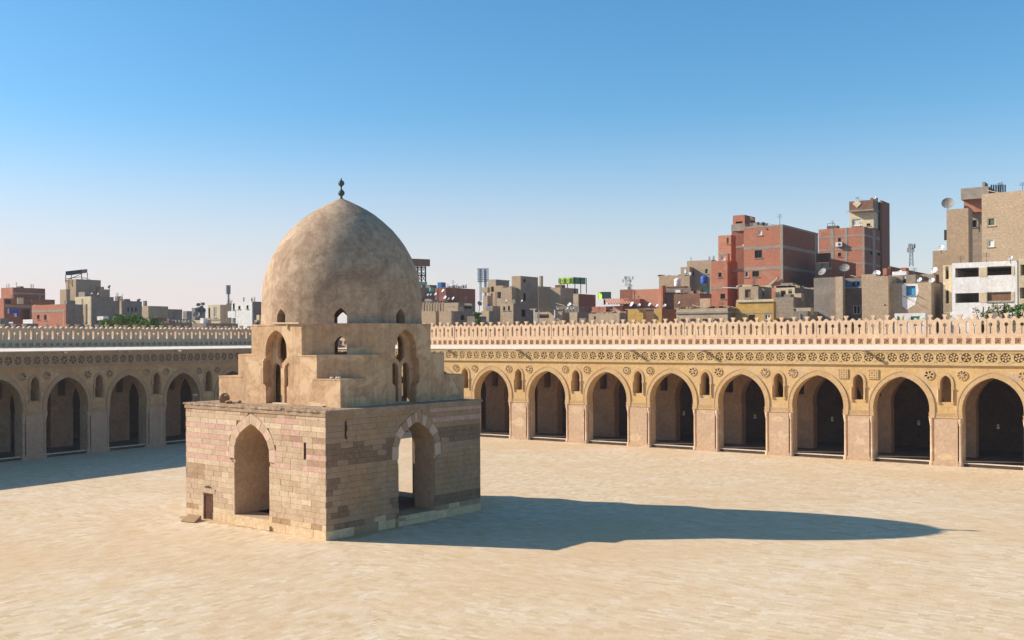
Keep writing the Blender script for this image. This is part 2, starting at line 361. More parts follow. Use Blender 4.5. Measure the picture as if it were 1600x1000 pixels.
slabs = []
SL, SW = 0.52, 0.26
def try_slab(x, y, lx, ly, quad):
    dx, dy = x - KC.x, y - KC.y
    q = 0 if abs(dx) > abs(dy) else 1
    q = quad if (quad == 0 and abs(dx) > abs(dy) - 0.6) else q
    if q != quad or not (0.2 < x < 110 and -112 < y < -0.2): return
    p = Vector((x, y, 0)); d = depth_of(p)
    if d < 25: return
    px, py = pix(p)
    if px < -260 or px > 1860 or py > 1330: return
    if abs((x - KC.x)) < KA + 0.3 and abs(y - KC.y) < KB + 0.3: return
    if py < 690 - 40: return
    slabs.append((d, x, y, lx, ly, quad, px, py))
for quad in (0, 1):
    n = 0
    a = -112.0
    while a < 112:
        off = rnd.random() * SL; b = -112.0 + off
        w = SW * rnd.uniform(0.9, 1.12)
        while b < 112:
            l = SL * rnd.uniform(0.75, 1.3)
            if quad == 0: x, y, lx, ly = b + l / 2, a + w / 2, l, w
            else: x, y, lx, ly = a + w / 2, b + l / 2, w, l
            try_slab(x, y, lx, ly, quad)
            b += l
        a += w
slabs.sort()
inframe = [s for s in slabs if 0 < s[6] < 1600 and s[7] < 1000]
single = set(id(s) for s in inframe[:300])
def slab_geo(lx, ly, h, deep):
    g_ = 0.0015; x0, x1, y0, y1 = -lx / 2 + g_, lx / 2 - g_, -ly / 2 + g_, ly / 2 - g_
    c = 0.003; t = [rnd.uniform(-0.001, 0.001) for _ in range(4)]
    v = [(x0, y0, h + t[0]), (x1, y0, h + t[1]), (x1, y1, h + t[2]), (x0, y1, h + t[3])]
    if not deep: return v, [(0, 1, 2, 3)]
    v2 = [(x0 + c, y0 + c, h + 0.001 + t[0]), (x1 - c, y0 + c, h + 0.001 + t[1]), (x1 - c, y1 - c, h + 0.001 + t[2]), (x0 + c, y1 - c, h + 0.001 + t[3])]
    v3 = [(p[0], p[1], 0.001) for p in v]
    return v2 + v + v3, [(0, 1, 2, 3)] + [(i, i + 4, (i + 1) % 4 + 4, (i + 1) % 4) for i in range(4)] + [(i + 4, i + 8, (i + 1) % 4 + 8, (i + 1) % 4 + 4) for i in range(4)]
def tone_attr(me, vals):
    a_ = me.attributes.new('tone', 'FLOAT', 'FACE'); a_.data.foreach_set('value', vals)
bv, bf, bt = [], [], []
for s in slabs:
    d, x, y, lx, ly, quad, px, py = s
    tone = min(1, max(0, rnd.gauss(0.5, 0.24)));
    if rnd.random() < 0.015: tone = 1.0
    if rnd.random() < 0.03: tone = 0.0
    h = 0.010 if quad == 0 else 0.015
    if id(s) in single:
        v, f = slab_geo(lx, ly, h, True)
        o = mk('paving_slab', v, f, M['pave'], court, fix=False, world_co=False); o.location = (x, y, 0)
        tone_attr(o.data, [tone] * len(f))
    else:
        v, f = slab_geo(lx, ly, h, d < 62)
        n = len(bv); bv += [(p[0] + x, p[1] + y, p[2]) for p in v]; bf += [tuple(i + n for i in q) for q in f]; bt += [tone] * len(f)
me = bpy.data.meshes.new('paving_slabs'); me.from_pydata(bv, [], bf); me.materials.append(M['pave']); tone_attr(me, bt)
o = bpy.data.objects.new('paving_slabs', me); col.objects.link(o); o.parent = court; o['kind'] = 'stuff'

# ------------------------------------------------------------------ the arcades round the courtyard
BAY, U0 = 7.0, 2.47
def arch_pts(c, hw, zb, zc, zt, n=10, wb=None):
    """pointed arch, from the left foot over the apex to the right foot; centre height zc, foot half-width wb"""
    h = zt - zc; e = (h * h - hw * hw) / (2 * hw); e = max(e, 0.0); r = hw + e
    wb = hw if wb is None else wb
    a1 = math.acos(min(1, e / r)); pts = []
    for i in range(n + 1):
        a = a1 * i / n; pts.append((-(r * math.cos(a) - e), zc + r * math.sin(a)))
    left = [(-wb, zb)] + ([(-(hw + wb) / 2 - 0.02, (zb + zc) / 2)] if zb < zc - 0.3 else []) + pts
    right = [(-x, z) for x, z in reversed(left[:-1])]
    return [(c + x, z) for x, z in left + right]
def keel_pts(c, hw, zb, zc, zt, n=12, r=None):
    """pointed arch with rounded haunches and nearly straight upper limbs"""
    r = 0.85 * hw if r is None else r
    lo, hi = 0.2, 1.5
    for _ in range(40):
        a = (lo + hi) / 2; z = zc + r * math.sin(a) + (hw - r + r * math.cos(a)) / math.tan(a)
        lo, hi = (a, hi) if z > zt else (lo, a)
    L = [(-hw, zb)]
    for i in range(n // 2 + 1):
        q = a * i / (n // 2); L.append((-(hw - r + r * math.cos(q)), zc + r * math.sin(q)))
    x0, z0 = L[-1]; k = n - n // 2
    for i in range(1, k + 1):
        t = i / k; L.append((x0 * (1 - t), z0 + (zt - z0) * t + 0.05 * hw * math.sin(math.pi * t) * 0.6))
    return [(c + x, z) for x, z in L + [(-x, z) for x, z in reversed(L[:-1])]]
def offset_arch(c, hw, zb, zc, zt, k, n=10, wb=None):
    return arch_pts(c, hw + k, zb, zc, zt + k * 1.25, n, None if wb is None else wb + k)
ARCH = dict(hw=2.25, zb=4.0, zc=4.75, zt=7.45, wb=2.2)
WIN = dict(hw=0.42, zb=5.35, zc=6.98, zt=7.6)
PITCH, NICHE, ROSP = 1.296, 0.811, 0.96

def module_crenel(broken=False):
    o = [(0, 0), (PITCH, 0), (PITCH, 1.68), (1.16, 1.8), (1.05, 1.89), (0.972, 1.94), (0.894, 1.89), (0.78, 1.8), (0.64, 1.68), (0.5, 1.74), (0.43, 1.78), (0.425, 1.9), (0.57, 2.2), (0.078, 2.2), (0.223, 1.9), (0.218, 1.78), (0.15, 1.74), (0, 1.68)]
    if broken: o = [(a, b) for a, b in o if b < 2.0]
    slot = [(0.972 + a, b) for a, b in ((-0.07, 0.37), (0.07, 0.37), (0.135, 0.6), (0.135, 1.3), (0.08, 1.52), (0, 1.6), (-0.08, 1.52), (-0.135, 1.3), (-0.135, 0.6))]
    key = [(0.324 - 0.06, 0.33), (0.324 + 0.06, 0.33), (0.324 + 0.05, 1.0)] + [(0.324 + 0.165 * math.cos(a), 1.17 + 0.19 * math.sin(a)) for a in [R(-60 + 30 * i) for i in range(11)]] + [(0.324 - 0.05, 1.0)]
    m = MB(); m.panel(o, [slot, key], lambda u, d, z: Vector((u, d, z)), 0.0, 0.36)
    m.box((0, -0.06, 0.0), (PITCH, -0.003, 0.26)); return m
def module_niche():
    w, h = NICHE, 0.66
    m = MB(); fr = lambda u, d, z: Vector((u, d, z))
    m.panel([(0, 0), (w, 0), (w, h), (0, h)], [[(0.16, 0.1), (0.65, 0.1), (0.65, 0.58), (0.16, 0.58)]], fr, -0.2, 0.0)
    m.panel([(0.1, 0.05), (0.7, 0.05), (0.7, 0.62), (0.1, 0.62)], [[(0.34, 0.28), (0.48, 0.28), (0.48, 0.42), (0.34, 0.42)]], fr, 0.003, 0.16)
    m.add([(0.16, -0.21, 0.0), (0.65, -0.21, 0.0), (0.65, -0.12, 0.1), (0.5, -0.21, 0.1), (0.3, -0.215, 0.12), (0.16, -0.21, 0.06)], [(0, 1, 2, 3, 4, 5)])
    return m
def dull(me, mat):
    c = me.copy(); c.materials.clear(); c.materials.append(M[mat]); return c
def petals(m, c, r0, r1, n, wd, d0, d1, rot=0.0):
    for i in range(n):
        a = rot + 2 * math.pi * i / n; ca, sa = math.cos(a), math.sin(a)
        q = [(r0, 0), ((r0 + r1) / 2, -wd), (r1, 0), ((r0 + r1) / 2, wd)]
        m.panel([(c[0] + x * ca - y * sa, c[1] + x * sa + y * ca) for x, y in q], [], lambda u, d, z: Vector((u, d, z)), d0, d1)
def circle(c, r, n, rot=0.0): return [(c[0] + r * math.cos(rot + 2 * math.pi * i / n), c[1] + r * math.sin(rot + 2 * math.pi * i / n)) for i in range(n)]
fr0 = lambda u, d, z: Vector((u, d, z))
def module_frieze(n=6):
    m = MB(); w, h = ROSP, 0.86
    m.panel([(-w / 2, 0), (w / 2, 0), (w / 2, h), (-w / 2, h)], [circle((0, h / 2), 0.385, 14)], fr0, -0.10, 0.159)
    petals(m, (0, h / 2), 0.1, 0.37, n, 0.085, -0.07, 0.158, R(17)); m.panel(circle((0, h / 2), 0.085, 8), [], fr0, -0.1, 0.158)
    for sx in (-1, 1):
        for z in (0.09, h - 0.09): m.panel(circle((sx * (w / 2 - 0.06), z), 0.05, 6), [], fr0, -0.135, -0.1005)
    return m
def module_rosette(kind):
    m = MB()
    if kind == 0:      # six-petal openwork
        holes = []
        for i in range(6):
            a = R(60 * i + 15); ca, sa = math.cos(a), math.sin(a)
            holes.append([(x * ca - y * sa, x * sa + y * ca) for x, y in ((0.1, 0), (0.22, -0.085), (0.34, -0.06), (0.36, 0.05), (0.23, 0.085))])
        m.panel(circle((0, 0), 0.42, 20), holes, fr0, -0.06, -0.001); m.panel(circle((0, 0), 0.37, 20), holes, fr0, 0.0, 0.1)
    elif kind == 1:    # eight-petal openwork
        holes = []
        for i in range(8):
            a = R(45 * i + 9); ca, sa = math.cos(a), math.sin(a)
            holes.append([(x * ca - y * sa, x * sa + y * ca) for x, y in ((0.09, 0), (0.22, -0.06), (0.36, -0.075), (0.36, 0.06), (0.22, 0.06))])
        m.panel(circle((0, 0), 0.42, 20), holes, fr0, -0.06, -0.001); m.panel(circle((0, 0), 0.37, 20), holes, fr0, 0.0, 0.1)
    elif kind == 2:    # small star
        petals(m, (0, 0), 0.04, 0.37, 8, 0.08, -0.05, 0.1, R(10)); m.panel(circle((0, 0), 0.42, 18), [circle((0, 0), 0.36, 18)], fr0, -0.04, 0.0)
    else:              # square lattice
        sq = [(-0.42, -0.42), (0.42, -0.42), (0.42, 0.42), (-0.42, 0.42)]
        holes = []
        for i in range(4):
            for j in range(4):
                x, y = -0.3 + 0.2 * i, -0.3 + 0.2 * j; k = 0.07 if (i + j) % 2 else 0.05
                holes.append([(x - k, y), (x, y - k), (x + k, y), (x, y + k)])
        m.panel(sq, holes, fr0, -0.08, 0.0)
    return m

class Side:
    """one arcade: u along the court, d into the building"""
    def __init__(s, which):
        s.w = which; s.rot = 0.0 if which == 'R' else R(90)
    def p(s, u, d, z): return Vector((u, d, z)) if s.w == 'R' else Vector((-d, -u, z))
    def put(s, proto, u, d, z, parent, scale=None): return copy_at(proto, s.p(u, d, z), s.rot, parent, scale)

protos = {}
def proto(name, mb, mat, smooth=False):
    """shared mesh for a repeated part (first user takes it, later users copy)"""
    me_o = mb.build(name, mat, None, smooth); me = me_o.data; bpy.data.objects.remove(me_o)
    protos[name] = me; return me
def inst(name, me, parent, loc, rotz=0.0, scale=None):
    o = bpy.data.objects.new(name, me); col.objects.link(o); o.parent = parent
    o.location = Vector(loc) - origin(parent); o.rotation_euler = (0, 0, rotz)
    if scale: o.scale = scale
    return o
me_cren = proto('merlon', module_crenel(), M['crenel'])
me_cren2 = proto('merlon_broken', module_crenel(True), M['crenel'])
me_niche = proto('square_niche', module_niche(), M['crenel'])
me_fri = [proto('frieze_rosette', module_frieze(n), M['frieze']) for n in (6, 7, 5)]
me_ros = [proto('rosette', module_rosette(k), M['stucco']) for k in range(4)]
# pier with nooks for the corner columns
m = MB()
m.panel([(-1.29, 1.27), (-1.29, 0.38), (-0.9, 0.38), (-0.9, 0.0), (0.9, 0.0), (0.9, 0.38), (1.29, 0.38), (1.29, 1.27)], [], lambda u, z, d: Vector((u, d, z)), 0.0, 3.997)
m.panel([(-0.97, -0.05), (0.97, -0.05), (0.97, 0.1), (-0.97, 0.1)], [], lambda u, z, d: Vector((u, d, z)), 0.0, 0.34)
me_pier = proto('pier', m, M['pier'])
m = MB(); m.lathe([(0.23, 0.0), (0.23, 0.22), (0.17, 0.3), (0.19, 0.36), (0.155, 0.42), (0.15, 3.35), (0.18, 3.4), (0.16, 3.46), (0.21, 3.62), (0.23, 3.85), (0.24, 3.99)], (0, 0, 0), 14)
me_colm = proto('corner_column', m, M['pier'], True)
m = MB(); a0 = arch_pts(0, **ARCH); a1 = offset_arch(0, ARCH['hw'], 4.0, ARCH['zc'], ARCH['zt'], 0.34, 10, 2.2)
m.panel(a1 + list(reversed(a0)), [], fr0, -0.06, -0.001)
b0 = offset_arch(0, ARCH['hw'], 4.0, ARCH['zc'], ARCH['zt'], 0.34, 10, 2.2); b1 = offset_arch(0, ARCH['hw'], 4.0, ARCH['zc'], ARCH['zt'], 0.43, 10, 2.2)
m.panel(b1 + list(reversed(b0)), [], fr0, -0.085, -0.001)
me_arch = proto('archivolt', m, M['stucco'])
m = MB(); w0 = arch_pts(0, n=6, **WIN); w1 = arch_pts(0, WIN['hw'] + 0.2, 6.55, 6.98, WIN['zt'] + 0.24, 6)
m.panel(w1 + list(reversed(arch_pts(0, WIN['hw'], 6.55, 6.98, WIN['zt'], 6))), [], fr0, -0.07, -0.001)
for sx in (-1, 1):
    m.tube([(sx * 0.56, -0.05, 5.35), (sx * 0.56, -0.05, 6.42)], 0.08, 8); m.box((sx * 0.56 - 0.12, -0.13, 6.42), (sx * 0.56 + 0.12, -0.002, 6.548)); m.box((sx * 0.56 - 0.11, -0.12, 5.22), (sx * 0.56 + 0.11, -0.002, 5.348))
me_wins = proto('window_surround', m, M['stucco'])
m = MB(); m.box((-1.34, -0.045, 4.0), (1.34, -0.001, 4.1)); m.box((-1.3, -0.028, 4.1), (1.3, -0.001, 4.36)); m.box((-1.34, -0.05, 4.36), (1.34, -0.001, 4.42))
for i in range(17): m.panel(circle((-1.2 + 0.15 * i, 4.23), 0.055, 6), [], fr0, -0.045, -0.0285)
me_imp = proto('impost_band', m, M['stucco'])

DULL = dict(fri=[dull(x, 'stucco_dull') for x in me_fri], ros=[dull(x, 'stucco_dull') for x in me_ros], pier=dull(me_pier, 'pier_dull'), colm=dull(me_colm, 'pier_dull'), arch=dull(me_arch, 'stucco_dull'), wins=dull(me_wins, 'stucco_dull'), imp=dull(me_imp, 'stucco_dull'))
FINE = dict(fri=me_fri, ros=me_ros, pier=me_pier, colm=me_colm, arch=me_arch, wins=me_wins, imp=me_imp)
def arcade(which, label, nb, vis, roofz, crs, spouts, gl):
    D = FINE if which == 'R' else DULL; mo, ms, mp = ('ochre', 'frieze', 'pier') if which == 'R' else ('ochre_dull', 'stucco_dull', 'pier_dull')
    S = Side(which); U = U0 + BAY * nb - 3.5 + 1.0
    A = empty('arcade', S.p(0.0, 0.0, 0.0), label, 'arcade')
    centers = [U0 + BAY * n for n in range(nb)]; piers = [c + 3.5 for c in centers[:-1]]
    def wall_outline(z0, zt):
        o = [(0.0, z0)]
        for c in centers:
            a = dict(ARCH); pts = arch_pts(c, **a)
            if z0 < 4.0: pts = [(c - 2.21, z0)] + pts + [(c + 2.21, z0)]
            o += pts
        o += [(U, z0), (U, zt), (0.0, zt)]; return o
    holes = [arch_pts(c, n=6, **WIN) for c in piers]
    rh = [circle((c + sx * 1.27, 7.62), 0.375, 12) for c in piers for sx in (-1, 1) if vis[0] - 5 < c < vis[1] + 5 and not (which == 'R' and piers.index(c) == 8)]
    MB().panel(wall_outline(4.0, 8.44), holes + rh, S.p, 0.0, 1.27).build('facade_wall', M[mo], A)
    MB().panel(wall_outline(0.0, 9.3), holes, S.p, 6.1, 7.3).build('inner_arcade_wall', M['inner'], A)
    # cornice, frieze, roof, ceiling, floor and steps
    m = MB()
    def sbox(m, u0, d0, z0, u1, d1, z1):
        a, b = S.p(u0, d0, z0), S.p(u1, d1, z1); m.box([min(a[i], b[i]) for i in range(3)], [max(a[i], b[i]) for i in range(3)])
    sbox(m, 0.0, -0.17, 8.44, U, 0.5, 8.53); sbox(m, 0.0, -0.1, 8.53, U, 0.5, 8.66); sbox(m, 0.0, -0.13, 9.52, U, 0.5, roofz - 0.06)
    m.build('cornice', M[ms], A)
    m = MB(); sbox(m, 0, 0.16, 8.66, U, 0.6, 9.52); m.build('frieze_band', M[ms], A)
    m = MB(); m.panel([(-0.22, roofz - 0.06), (13.24, roofz + 0.2), (13.24, roofz + 0.27), (-0.22, roofz + 0.01)], [], lambda a, u, z: S.p(u, a, z), 0.0, U); m.build('roof', M['limewash'], A)
    m = MB(); sbox(m, 0, 0.62, 9.3, U, 13.2, 9.45)
    k = 0.6
    while k < U: sbox(m, k, 1.28, 9.08, k + 0.24, 6.09, 9.299); sbox(m, k, 7.31, 9.08, k + 0.24, 13.2, 9.299); k += 0.9
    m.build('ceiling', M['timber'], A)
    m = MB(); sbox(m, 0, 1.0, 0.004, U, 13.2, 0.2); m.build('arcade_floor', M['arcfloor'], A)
    for c in centers:
        if not (vis[0] - 6 < c < vis[1] + 6): continue
        m = MB(); sbox(m, c - 2.19, 0.28, 0.004, c + 2.19, 0.995, 0.25); st = m.build('step', M['dstone'], A)
        m = MB(); sbox(m, c - 2.19, 0.24, 0.251, c + 2.19, 0.66, 0.31); m.build('nosing', M['pstone'], st)
    for c in [-0.0]:
        m = MB(); sbox(m, 0.0, 0.0, 0.0, 0.26, 1.27, 3.997); m.build('pier', M[mp], A)
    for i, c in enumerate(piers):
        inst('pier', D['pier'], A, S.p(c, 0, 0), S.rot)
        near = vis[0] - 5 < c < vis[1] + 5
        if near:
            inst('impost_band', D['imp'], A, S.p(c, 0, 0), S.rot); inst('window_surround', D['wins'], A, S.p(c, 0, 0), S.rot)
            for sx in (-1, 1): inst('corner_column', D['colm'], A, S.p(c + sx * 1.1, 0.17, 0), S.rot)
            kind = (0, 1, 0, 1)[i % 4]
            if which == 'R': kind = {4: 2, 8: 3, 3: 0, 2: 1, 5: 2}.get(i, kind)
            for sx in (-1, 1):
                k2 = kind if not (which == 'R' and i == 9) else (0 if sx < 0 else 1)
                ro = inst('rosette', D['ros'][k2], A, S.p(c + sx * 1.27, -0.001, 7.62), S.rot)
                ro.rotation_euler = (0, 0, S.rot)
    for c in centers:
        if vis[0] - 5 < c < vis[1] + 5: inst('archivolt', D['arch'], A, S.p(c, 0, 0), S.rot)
    n = int(vis[0] / ROSP); k = 0
    while (n + 0.5) * ROSP < vis[1] + 2 and (n + 0.5) * ROSP < U - 0.5:
        inst('frieze_rosette', D['fri'][(0, 1, 0, 2, 0, 0, 1)[n % 7]], A, S.p((n + 0.5) * ROSP, 0.0, 8.66), S.rot); n += 1
    for u, ln in spouts:
        m = MB(); a, b = S.p(u, 0.3, roofz - 0.16), S.p(u, -ln, roofz - 0.26)
        m.bar(a, b, 0.2, 0.06); sd = S.p(u + 0.09, 0, 0) - S.p(u, 0, 0)
        for k in (-1, 1): m.bar(a + sd * k + Vector((0, 0, 0.08)), b + sd * k + Vector((0, 0, 0.08)), 0.04, 0.13)
        m.build('rain_spout', M['plank'], A)
    m = MB(); sbox(m, 0, 13.0, 0.2, U, 13.23, 9.3); m.build('back_wall', M['backw'], A)  # thin lining, coloured darker to deepen the shade inside
    # the taller outer wall with its openwork battlements, a thing of its own
    Wl = empty('battlement_wall', S.p(0.0, 13.25, 0.0), gl, 'wall')
    zb = roofz + 0.27; ze = 10.79 if which == 'R' else 10.72
    UW = U + 4
    m = MB(); sbox(m, -13.0, 13.25, -0.5, UW, 14.35, zb); m.build('wall_body', M['outer'], Wl)
    m = MB(); sbox(m, -13.0, 13.6, zb, UW, 14.2, ze); m.build('wall_top', M['outer'], Wl)
    v0, v1 = vis[0] - 14, vis[1] + 6
    sc_n = (ze - zb) / 0.66
    n = math.floor(v0 / NICHE)
    while (n + 1) * NICHE < v1:
        u = n * NICHE if which == 'R' else (n + 1) * NICHE
        inst('square_niche', me_niche, Wl, S.p(u, 13.435, zb), S.rot, (1, 1, sc_n)); n += 1
    n = math.floor(v0 / PITCH)
    while (n + 1) * PITCH < v1:
        u = n * PITCH if which == 'R' else (n + 1) * PITCH
        q = inst('merlon', me_cren2 if rnd.random() < 0.06 else me_cren, Wl, S.p(u, 13.4 + rnd.uniform(-0.02, 0.02), ze), S.rot + rnd.gauss(0, 0.006), (1, 1, crs * rnd.uniform(0.975, 1.01))); q.rotation_euler.x = rnd.gauss(0, 0.008); n += 1
    return A
up = lambda px: on_y(px, 546, 0).x
arcade('R', 'sunlit ochre arcade of pointed arches along the right side of the court', 13, (0, 78), 9.79,
       1.0, [(up(662 + 40), 0.5), (up(811), 0.8), (up(989), 0.9), (up(1101), 0.85), (up(1353), 0.95)],
       'tall sunlit outer wall with openwork battlements behind the ochre arcade')
arcade('L', 'shaded arcade of pointed arches along the left side of the court', 13, (0, 50), 9.96,
       0.9, [(38.0, 0.6), (31.8, 0.5), (30.6, 0.5), (24.4, 0.8), (40.2, 0.4)],
       'shaded outer wall with openwork battlements behind the left arcade')
RA = bpy.data.objects['arcade']
def blob(cx_, cz_, rx, rz, n=15, sd=1):
    r_ = random.Random(sd); return [(cx_ + rx * math.cos(2 * math.pi * i / n) * r_.uniform(0.75, 1.1), cz_ + rz * math.sin(2 * math.pi * i / n) * r_.uniform(0.75, 1.1)) for i in range(n)]
for i, (px, py, w, h, mt) in enumerate([(1478, 714, 15, 7, 'plaster_pale'), (992, 684, 10, 8, 'plaster_pale'), (1340, 700, 12, 9, 'plaster_grey'), (1215, 655, 9, 6, 'plaster_pale'), (1100, 672, 14, 9, 'plaster_grey'), (1216, 640, 12, 4, 'plaster_grey'), (1250, 584, 24, 5, 'plaster_grey'), (1190, 588, 14, 5, 'plaster_grey'), (1590, 590, 22, 9, 'plaster_grey'), (1100, 625, 10, 5, 'plaster_grey'), (900, 640, 9, 6, 'plaster_pale'), (811, 660, 8, 9, 'plaster_pale')]):
    p = on_y(px, py, -0.004); k = (on_y(px + 1, py, 0) - on_y(px, py, 0)).x; pts = blob(p.x, p.z, w * k, h * k * 0.8, 15, i)
    dz = 0.0 if p.z > 4.5 else 0.0
    if p.z < 4.0: pts = [(min(max(u, p.x - 0.85), p.x + 0.85), max(z, 0.36)) for u, z in pts]
    MB().panel(pts, [], lambda u, d, z: Vector((u, d, z)), -0.005, -0.0015).build('plaster_repair', M[mt], RA)
# glass lamps hanging in the right arcade
for i, (px, py) in enumerate([(1068, 646), (1179, 651), (1299.5, 655), (1434.8, 661), (1558.8, 667)]):
    p = on_y(px, py, 3.6)
    L = empty('hanging_lamp', (p.x, p.y, p.z), 'small glass lamp hanging under the %s visible lamp-lit arch from the left' % ('first', 'second', 'third', 'fourth', 'fifth')[i], 'lamp', 'glass lamps in the arcade')
    L['label'] = '%s small glass lamp from the left hanging in the sunlit arcade' % ('first', 'second', 'third', 'fourth', 'fifth')[i]
    MB().bar((p.x, p.y, p.z + 0.2), (p.x, p.y, 9.08), 0.02).build('chain', M['darkmetal'], L)
    MB().lathe([(0.05, -0.2), (0.12, -0.14), (0.14, -0.02), (0.07, 0.05), (0.12, 0.16), (0.11, 0.2)], p, 10).build('glass_globe', M['lampglass'], L, True)
    MB().lathe([(0.15, 0.0), (0.16, 0.02), (0.15, 0.04)], p, 10).build('ring', M['iron'], L)

# ------------------------------------------------------------------ the domed fountain kiosk
K = empty('domed_kiosk', KC, 'square stone kiosk with a tall plaster dome in the courtyard', 'kiosk')
AH, AZB, AZC, AZT = 1.6, 0.58, 4.35, 6.0
def ring_pts(c, k, zb): return keel_pts(c, AH + k, zb, AZC, AZT + k * 1.12, 12, 0.85 * AH + k)
FACES = {  # face -> (frame, half width, arch centre)
    'front': (lambda u, d, z: kb(u, -KB + d, z), KA, 0.04),
    'right': (lambda u, d, z: kb(KA - d, u, z), KB, 0.7),
    'back': (lambda u, d, z: kb(u, KB - d, z), KA, 0.5),
    'left': (lambda u, d, z: kb(-KA + d, u, z), KB, 0.7)}
TW = 1.7
for fn, (fr, hw, ac) in FACES.items():
    e = hw - 0.07 if fn in ('front', 'back') else hw - TW - 0.003
    pts = ring_pts(ac, 0.0, AZB)
    o = [(-e, 0.0), (e, 0.0), (e, KZ - 0.25), (-e, KZ - 0.25)]
    MB().panel(o, [] if fn == 'left' else [pts], fr, 0.07, 3.2 if fn == 'front' else TW).build('wall_core', M['core'], K)
# stones: courses 0.37 m high, cut round the arch ring
def arch_edge(z, k):
    """half-width of the arch ring's outer edge at height z"""
    if z >= AZT + k * 1.12: return 0.0
    if z <= AZC: return AH + (k if z > 3.9 else 0.0)
    pl = ring_pts(0, k, AZC - 0.5)
    for (x0, z0), (x1, z1) in zip(pl, pl[1:]):
        if z0 <= z <= z1: return -(x0 + (x1 - x0) * (z - z0) / max(1e-6, z1 - z0))
    return 0.0
RINGK = 0.55
def stone_geo(fr, q, d, proud):
    """q: four (u, z) corners, counter-clockwise; a block with a chamfered face"""
    g_ = 0.004; c = 0.006
    cu = sum(p[0] for p in q) / 4; cz = sum(p[1] for p in q) / 4
    def shrink(k): return [(u + (k if u < cu else -k), z + (k if z < cz else -k)) for u, z in q]
    a, b = shrink(g_), shrink(g_ + c); j = rnd.uniform(-0.006, 0.006)
    v = [fr(u, proud + j, z) for u, z in b] + [fr(u, proud + 0.006 + j, z) for u, z in a] + [fr(u, d, z) for u, z in a]
    f = [(0, 1, 2, 3)] + [(i, i + 4, (i + 1) % 4 + 4, (i + 1) % 4) for i in range(4)] + [(i + 4, i + 8, (i + 1) % 4 + 8, (i + 1) % 4 + 4) for i in range(4)]
    return v, f
PINK_F = {4: 1, 6: 1, 8: 1, 10: 1, 12: 1, 14: 1}
ROWH = 0.3145; ROWZ0 = 0.5
stones = []
for fn in ('front', 'right', 'back', 'left'):
    fr, hw, ac = FACES[fn]
    z = 0.0; row = 0
    rows = [(0.0, 0.5)] + [(0.5 + ROWH * i, 0.5 + ROWH * (i + 1)) for i in range(20)]
    for row, (z0, z1) in enumerate(rows):
        z1 = min(z1, KZ - 0.22)
        u = -hw; first = True
        while u < hw - 0.05:
            l = rnd.uniform(0.62, 1.05) if row else rnd.uniform(0.5, 0.9)
            if first: l *= 0.55 if row % 2 else 1.0; first = False
            u1 = min(hw, u + l)
            if hw - u1 < 0.3: u1 = hw
            e0, e1 = (arch_edge(z0, RINGK), arch_edge(z1, RINGK)) if z1 > AZB + 0.1 else (0, 0)
            segs = []
            if max(e0, e1) <= 0: segs = [((u, z0), (u1, z0), (u1, z1), (u, z1))]
            else:
                if u < ac - max(e0, e1) - 0.05:   # left of the arch
                    uu0, uu1 = min(u1, ac - e0), min(u1, ac - e1)
                    if (uu0 - u) > 0.1 and (uu1 - u) > 0.1: segs.append(((u, z0), (uu0, z0), (uu1, z1), (u, z1)))
                if u1 > ac + max(e0, e1) + 0.05:
                    uu0, uu1 = max(u, ac + e0), max(u, ac + e1)
                    if (u1 - uu0) > 0.1 and (u1 - uu1) > 0.1: segs.append(((uu0, z0), (u1, z0), (u1, z1), (uu1, z1)))
            for q in segs:
                cu = (q[0][0] + q[1][0]) / 2; r = rnd.random()
                nz = mnoise.noise(Vector((cu * 0.42 + (7 if fn == 'front' else 31), row * 0.24, 3.1))) + rnd.uniform(-0.12, 0.12)
                if fn == 'front':
                    if row == 0: mt = 's_plinth'
                    elif row == 1: mt = 's_plinth' if nz > 0.02 else 's_brown'
                    elif 11 <= row < 20 and row % 2 == 1: mt = 's_pink' if (cu < -1.2 and row != 19) or (cu > 1 and row in (11, 13) and nz > -0.25) or nz > 0.22 else 's_tan'
                    elif row in (12, 14, 16) and cu > 1.5: mt = 's_grey' if nz > 0.05 else 's_tan'
                    elif row in (7, 8, 9) and cu < -4.4: mt = 's_grey'
                    elif row >= 19: mt = 's_grey' if nz > 0.15 else 's_tan'
                    elif row >= 10: mt = 's_cream' if nz < 0.3 else 's_tan'
                    else: mt = 's_tan' if nz > -0.1 else 's_cream'
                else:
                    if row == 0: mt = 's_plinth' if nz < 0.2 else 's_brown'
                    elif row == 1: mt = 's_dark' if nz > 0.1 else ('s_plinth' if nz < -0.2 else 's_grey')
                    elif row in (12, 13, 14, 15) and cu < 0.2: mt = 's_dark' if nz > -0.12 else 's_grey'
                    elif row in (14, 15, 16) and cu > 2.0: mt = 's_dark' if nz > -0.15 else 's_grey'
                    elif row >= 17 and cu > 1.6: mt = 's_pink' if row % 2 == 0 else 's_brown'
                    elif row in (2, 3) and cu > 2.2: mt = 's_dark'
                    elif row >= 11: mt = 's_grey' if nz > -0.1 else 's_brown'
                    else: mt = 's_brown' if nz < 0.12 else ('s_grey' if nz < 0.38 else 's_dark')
                if q: stones.append((fn, row, q, mt))
            u = u1
def split_slit(st):
    return st
DOOR = ('front', -4.6, -3.66, -1.0, 1.6)
SLITS = [DOOR, ('front', 4.62, 4.80, 4.43, 5.22), ('right', -5.2, -5.06, 5.5, 6.28)]
def hits_slit(fn, q):
    for f, a, b, c, d in SLITS:
        if f == fn and q[1][0] > a and q[0][0] < b and q[2][1] > c + 0.02 and q[0][1] < d - 0.02: return (a, b)
out = []
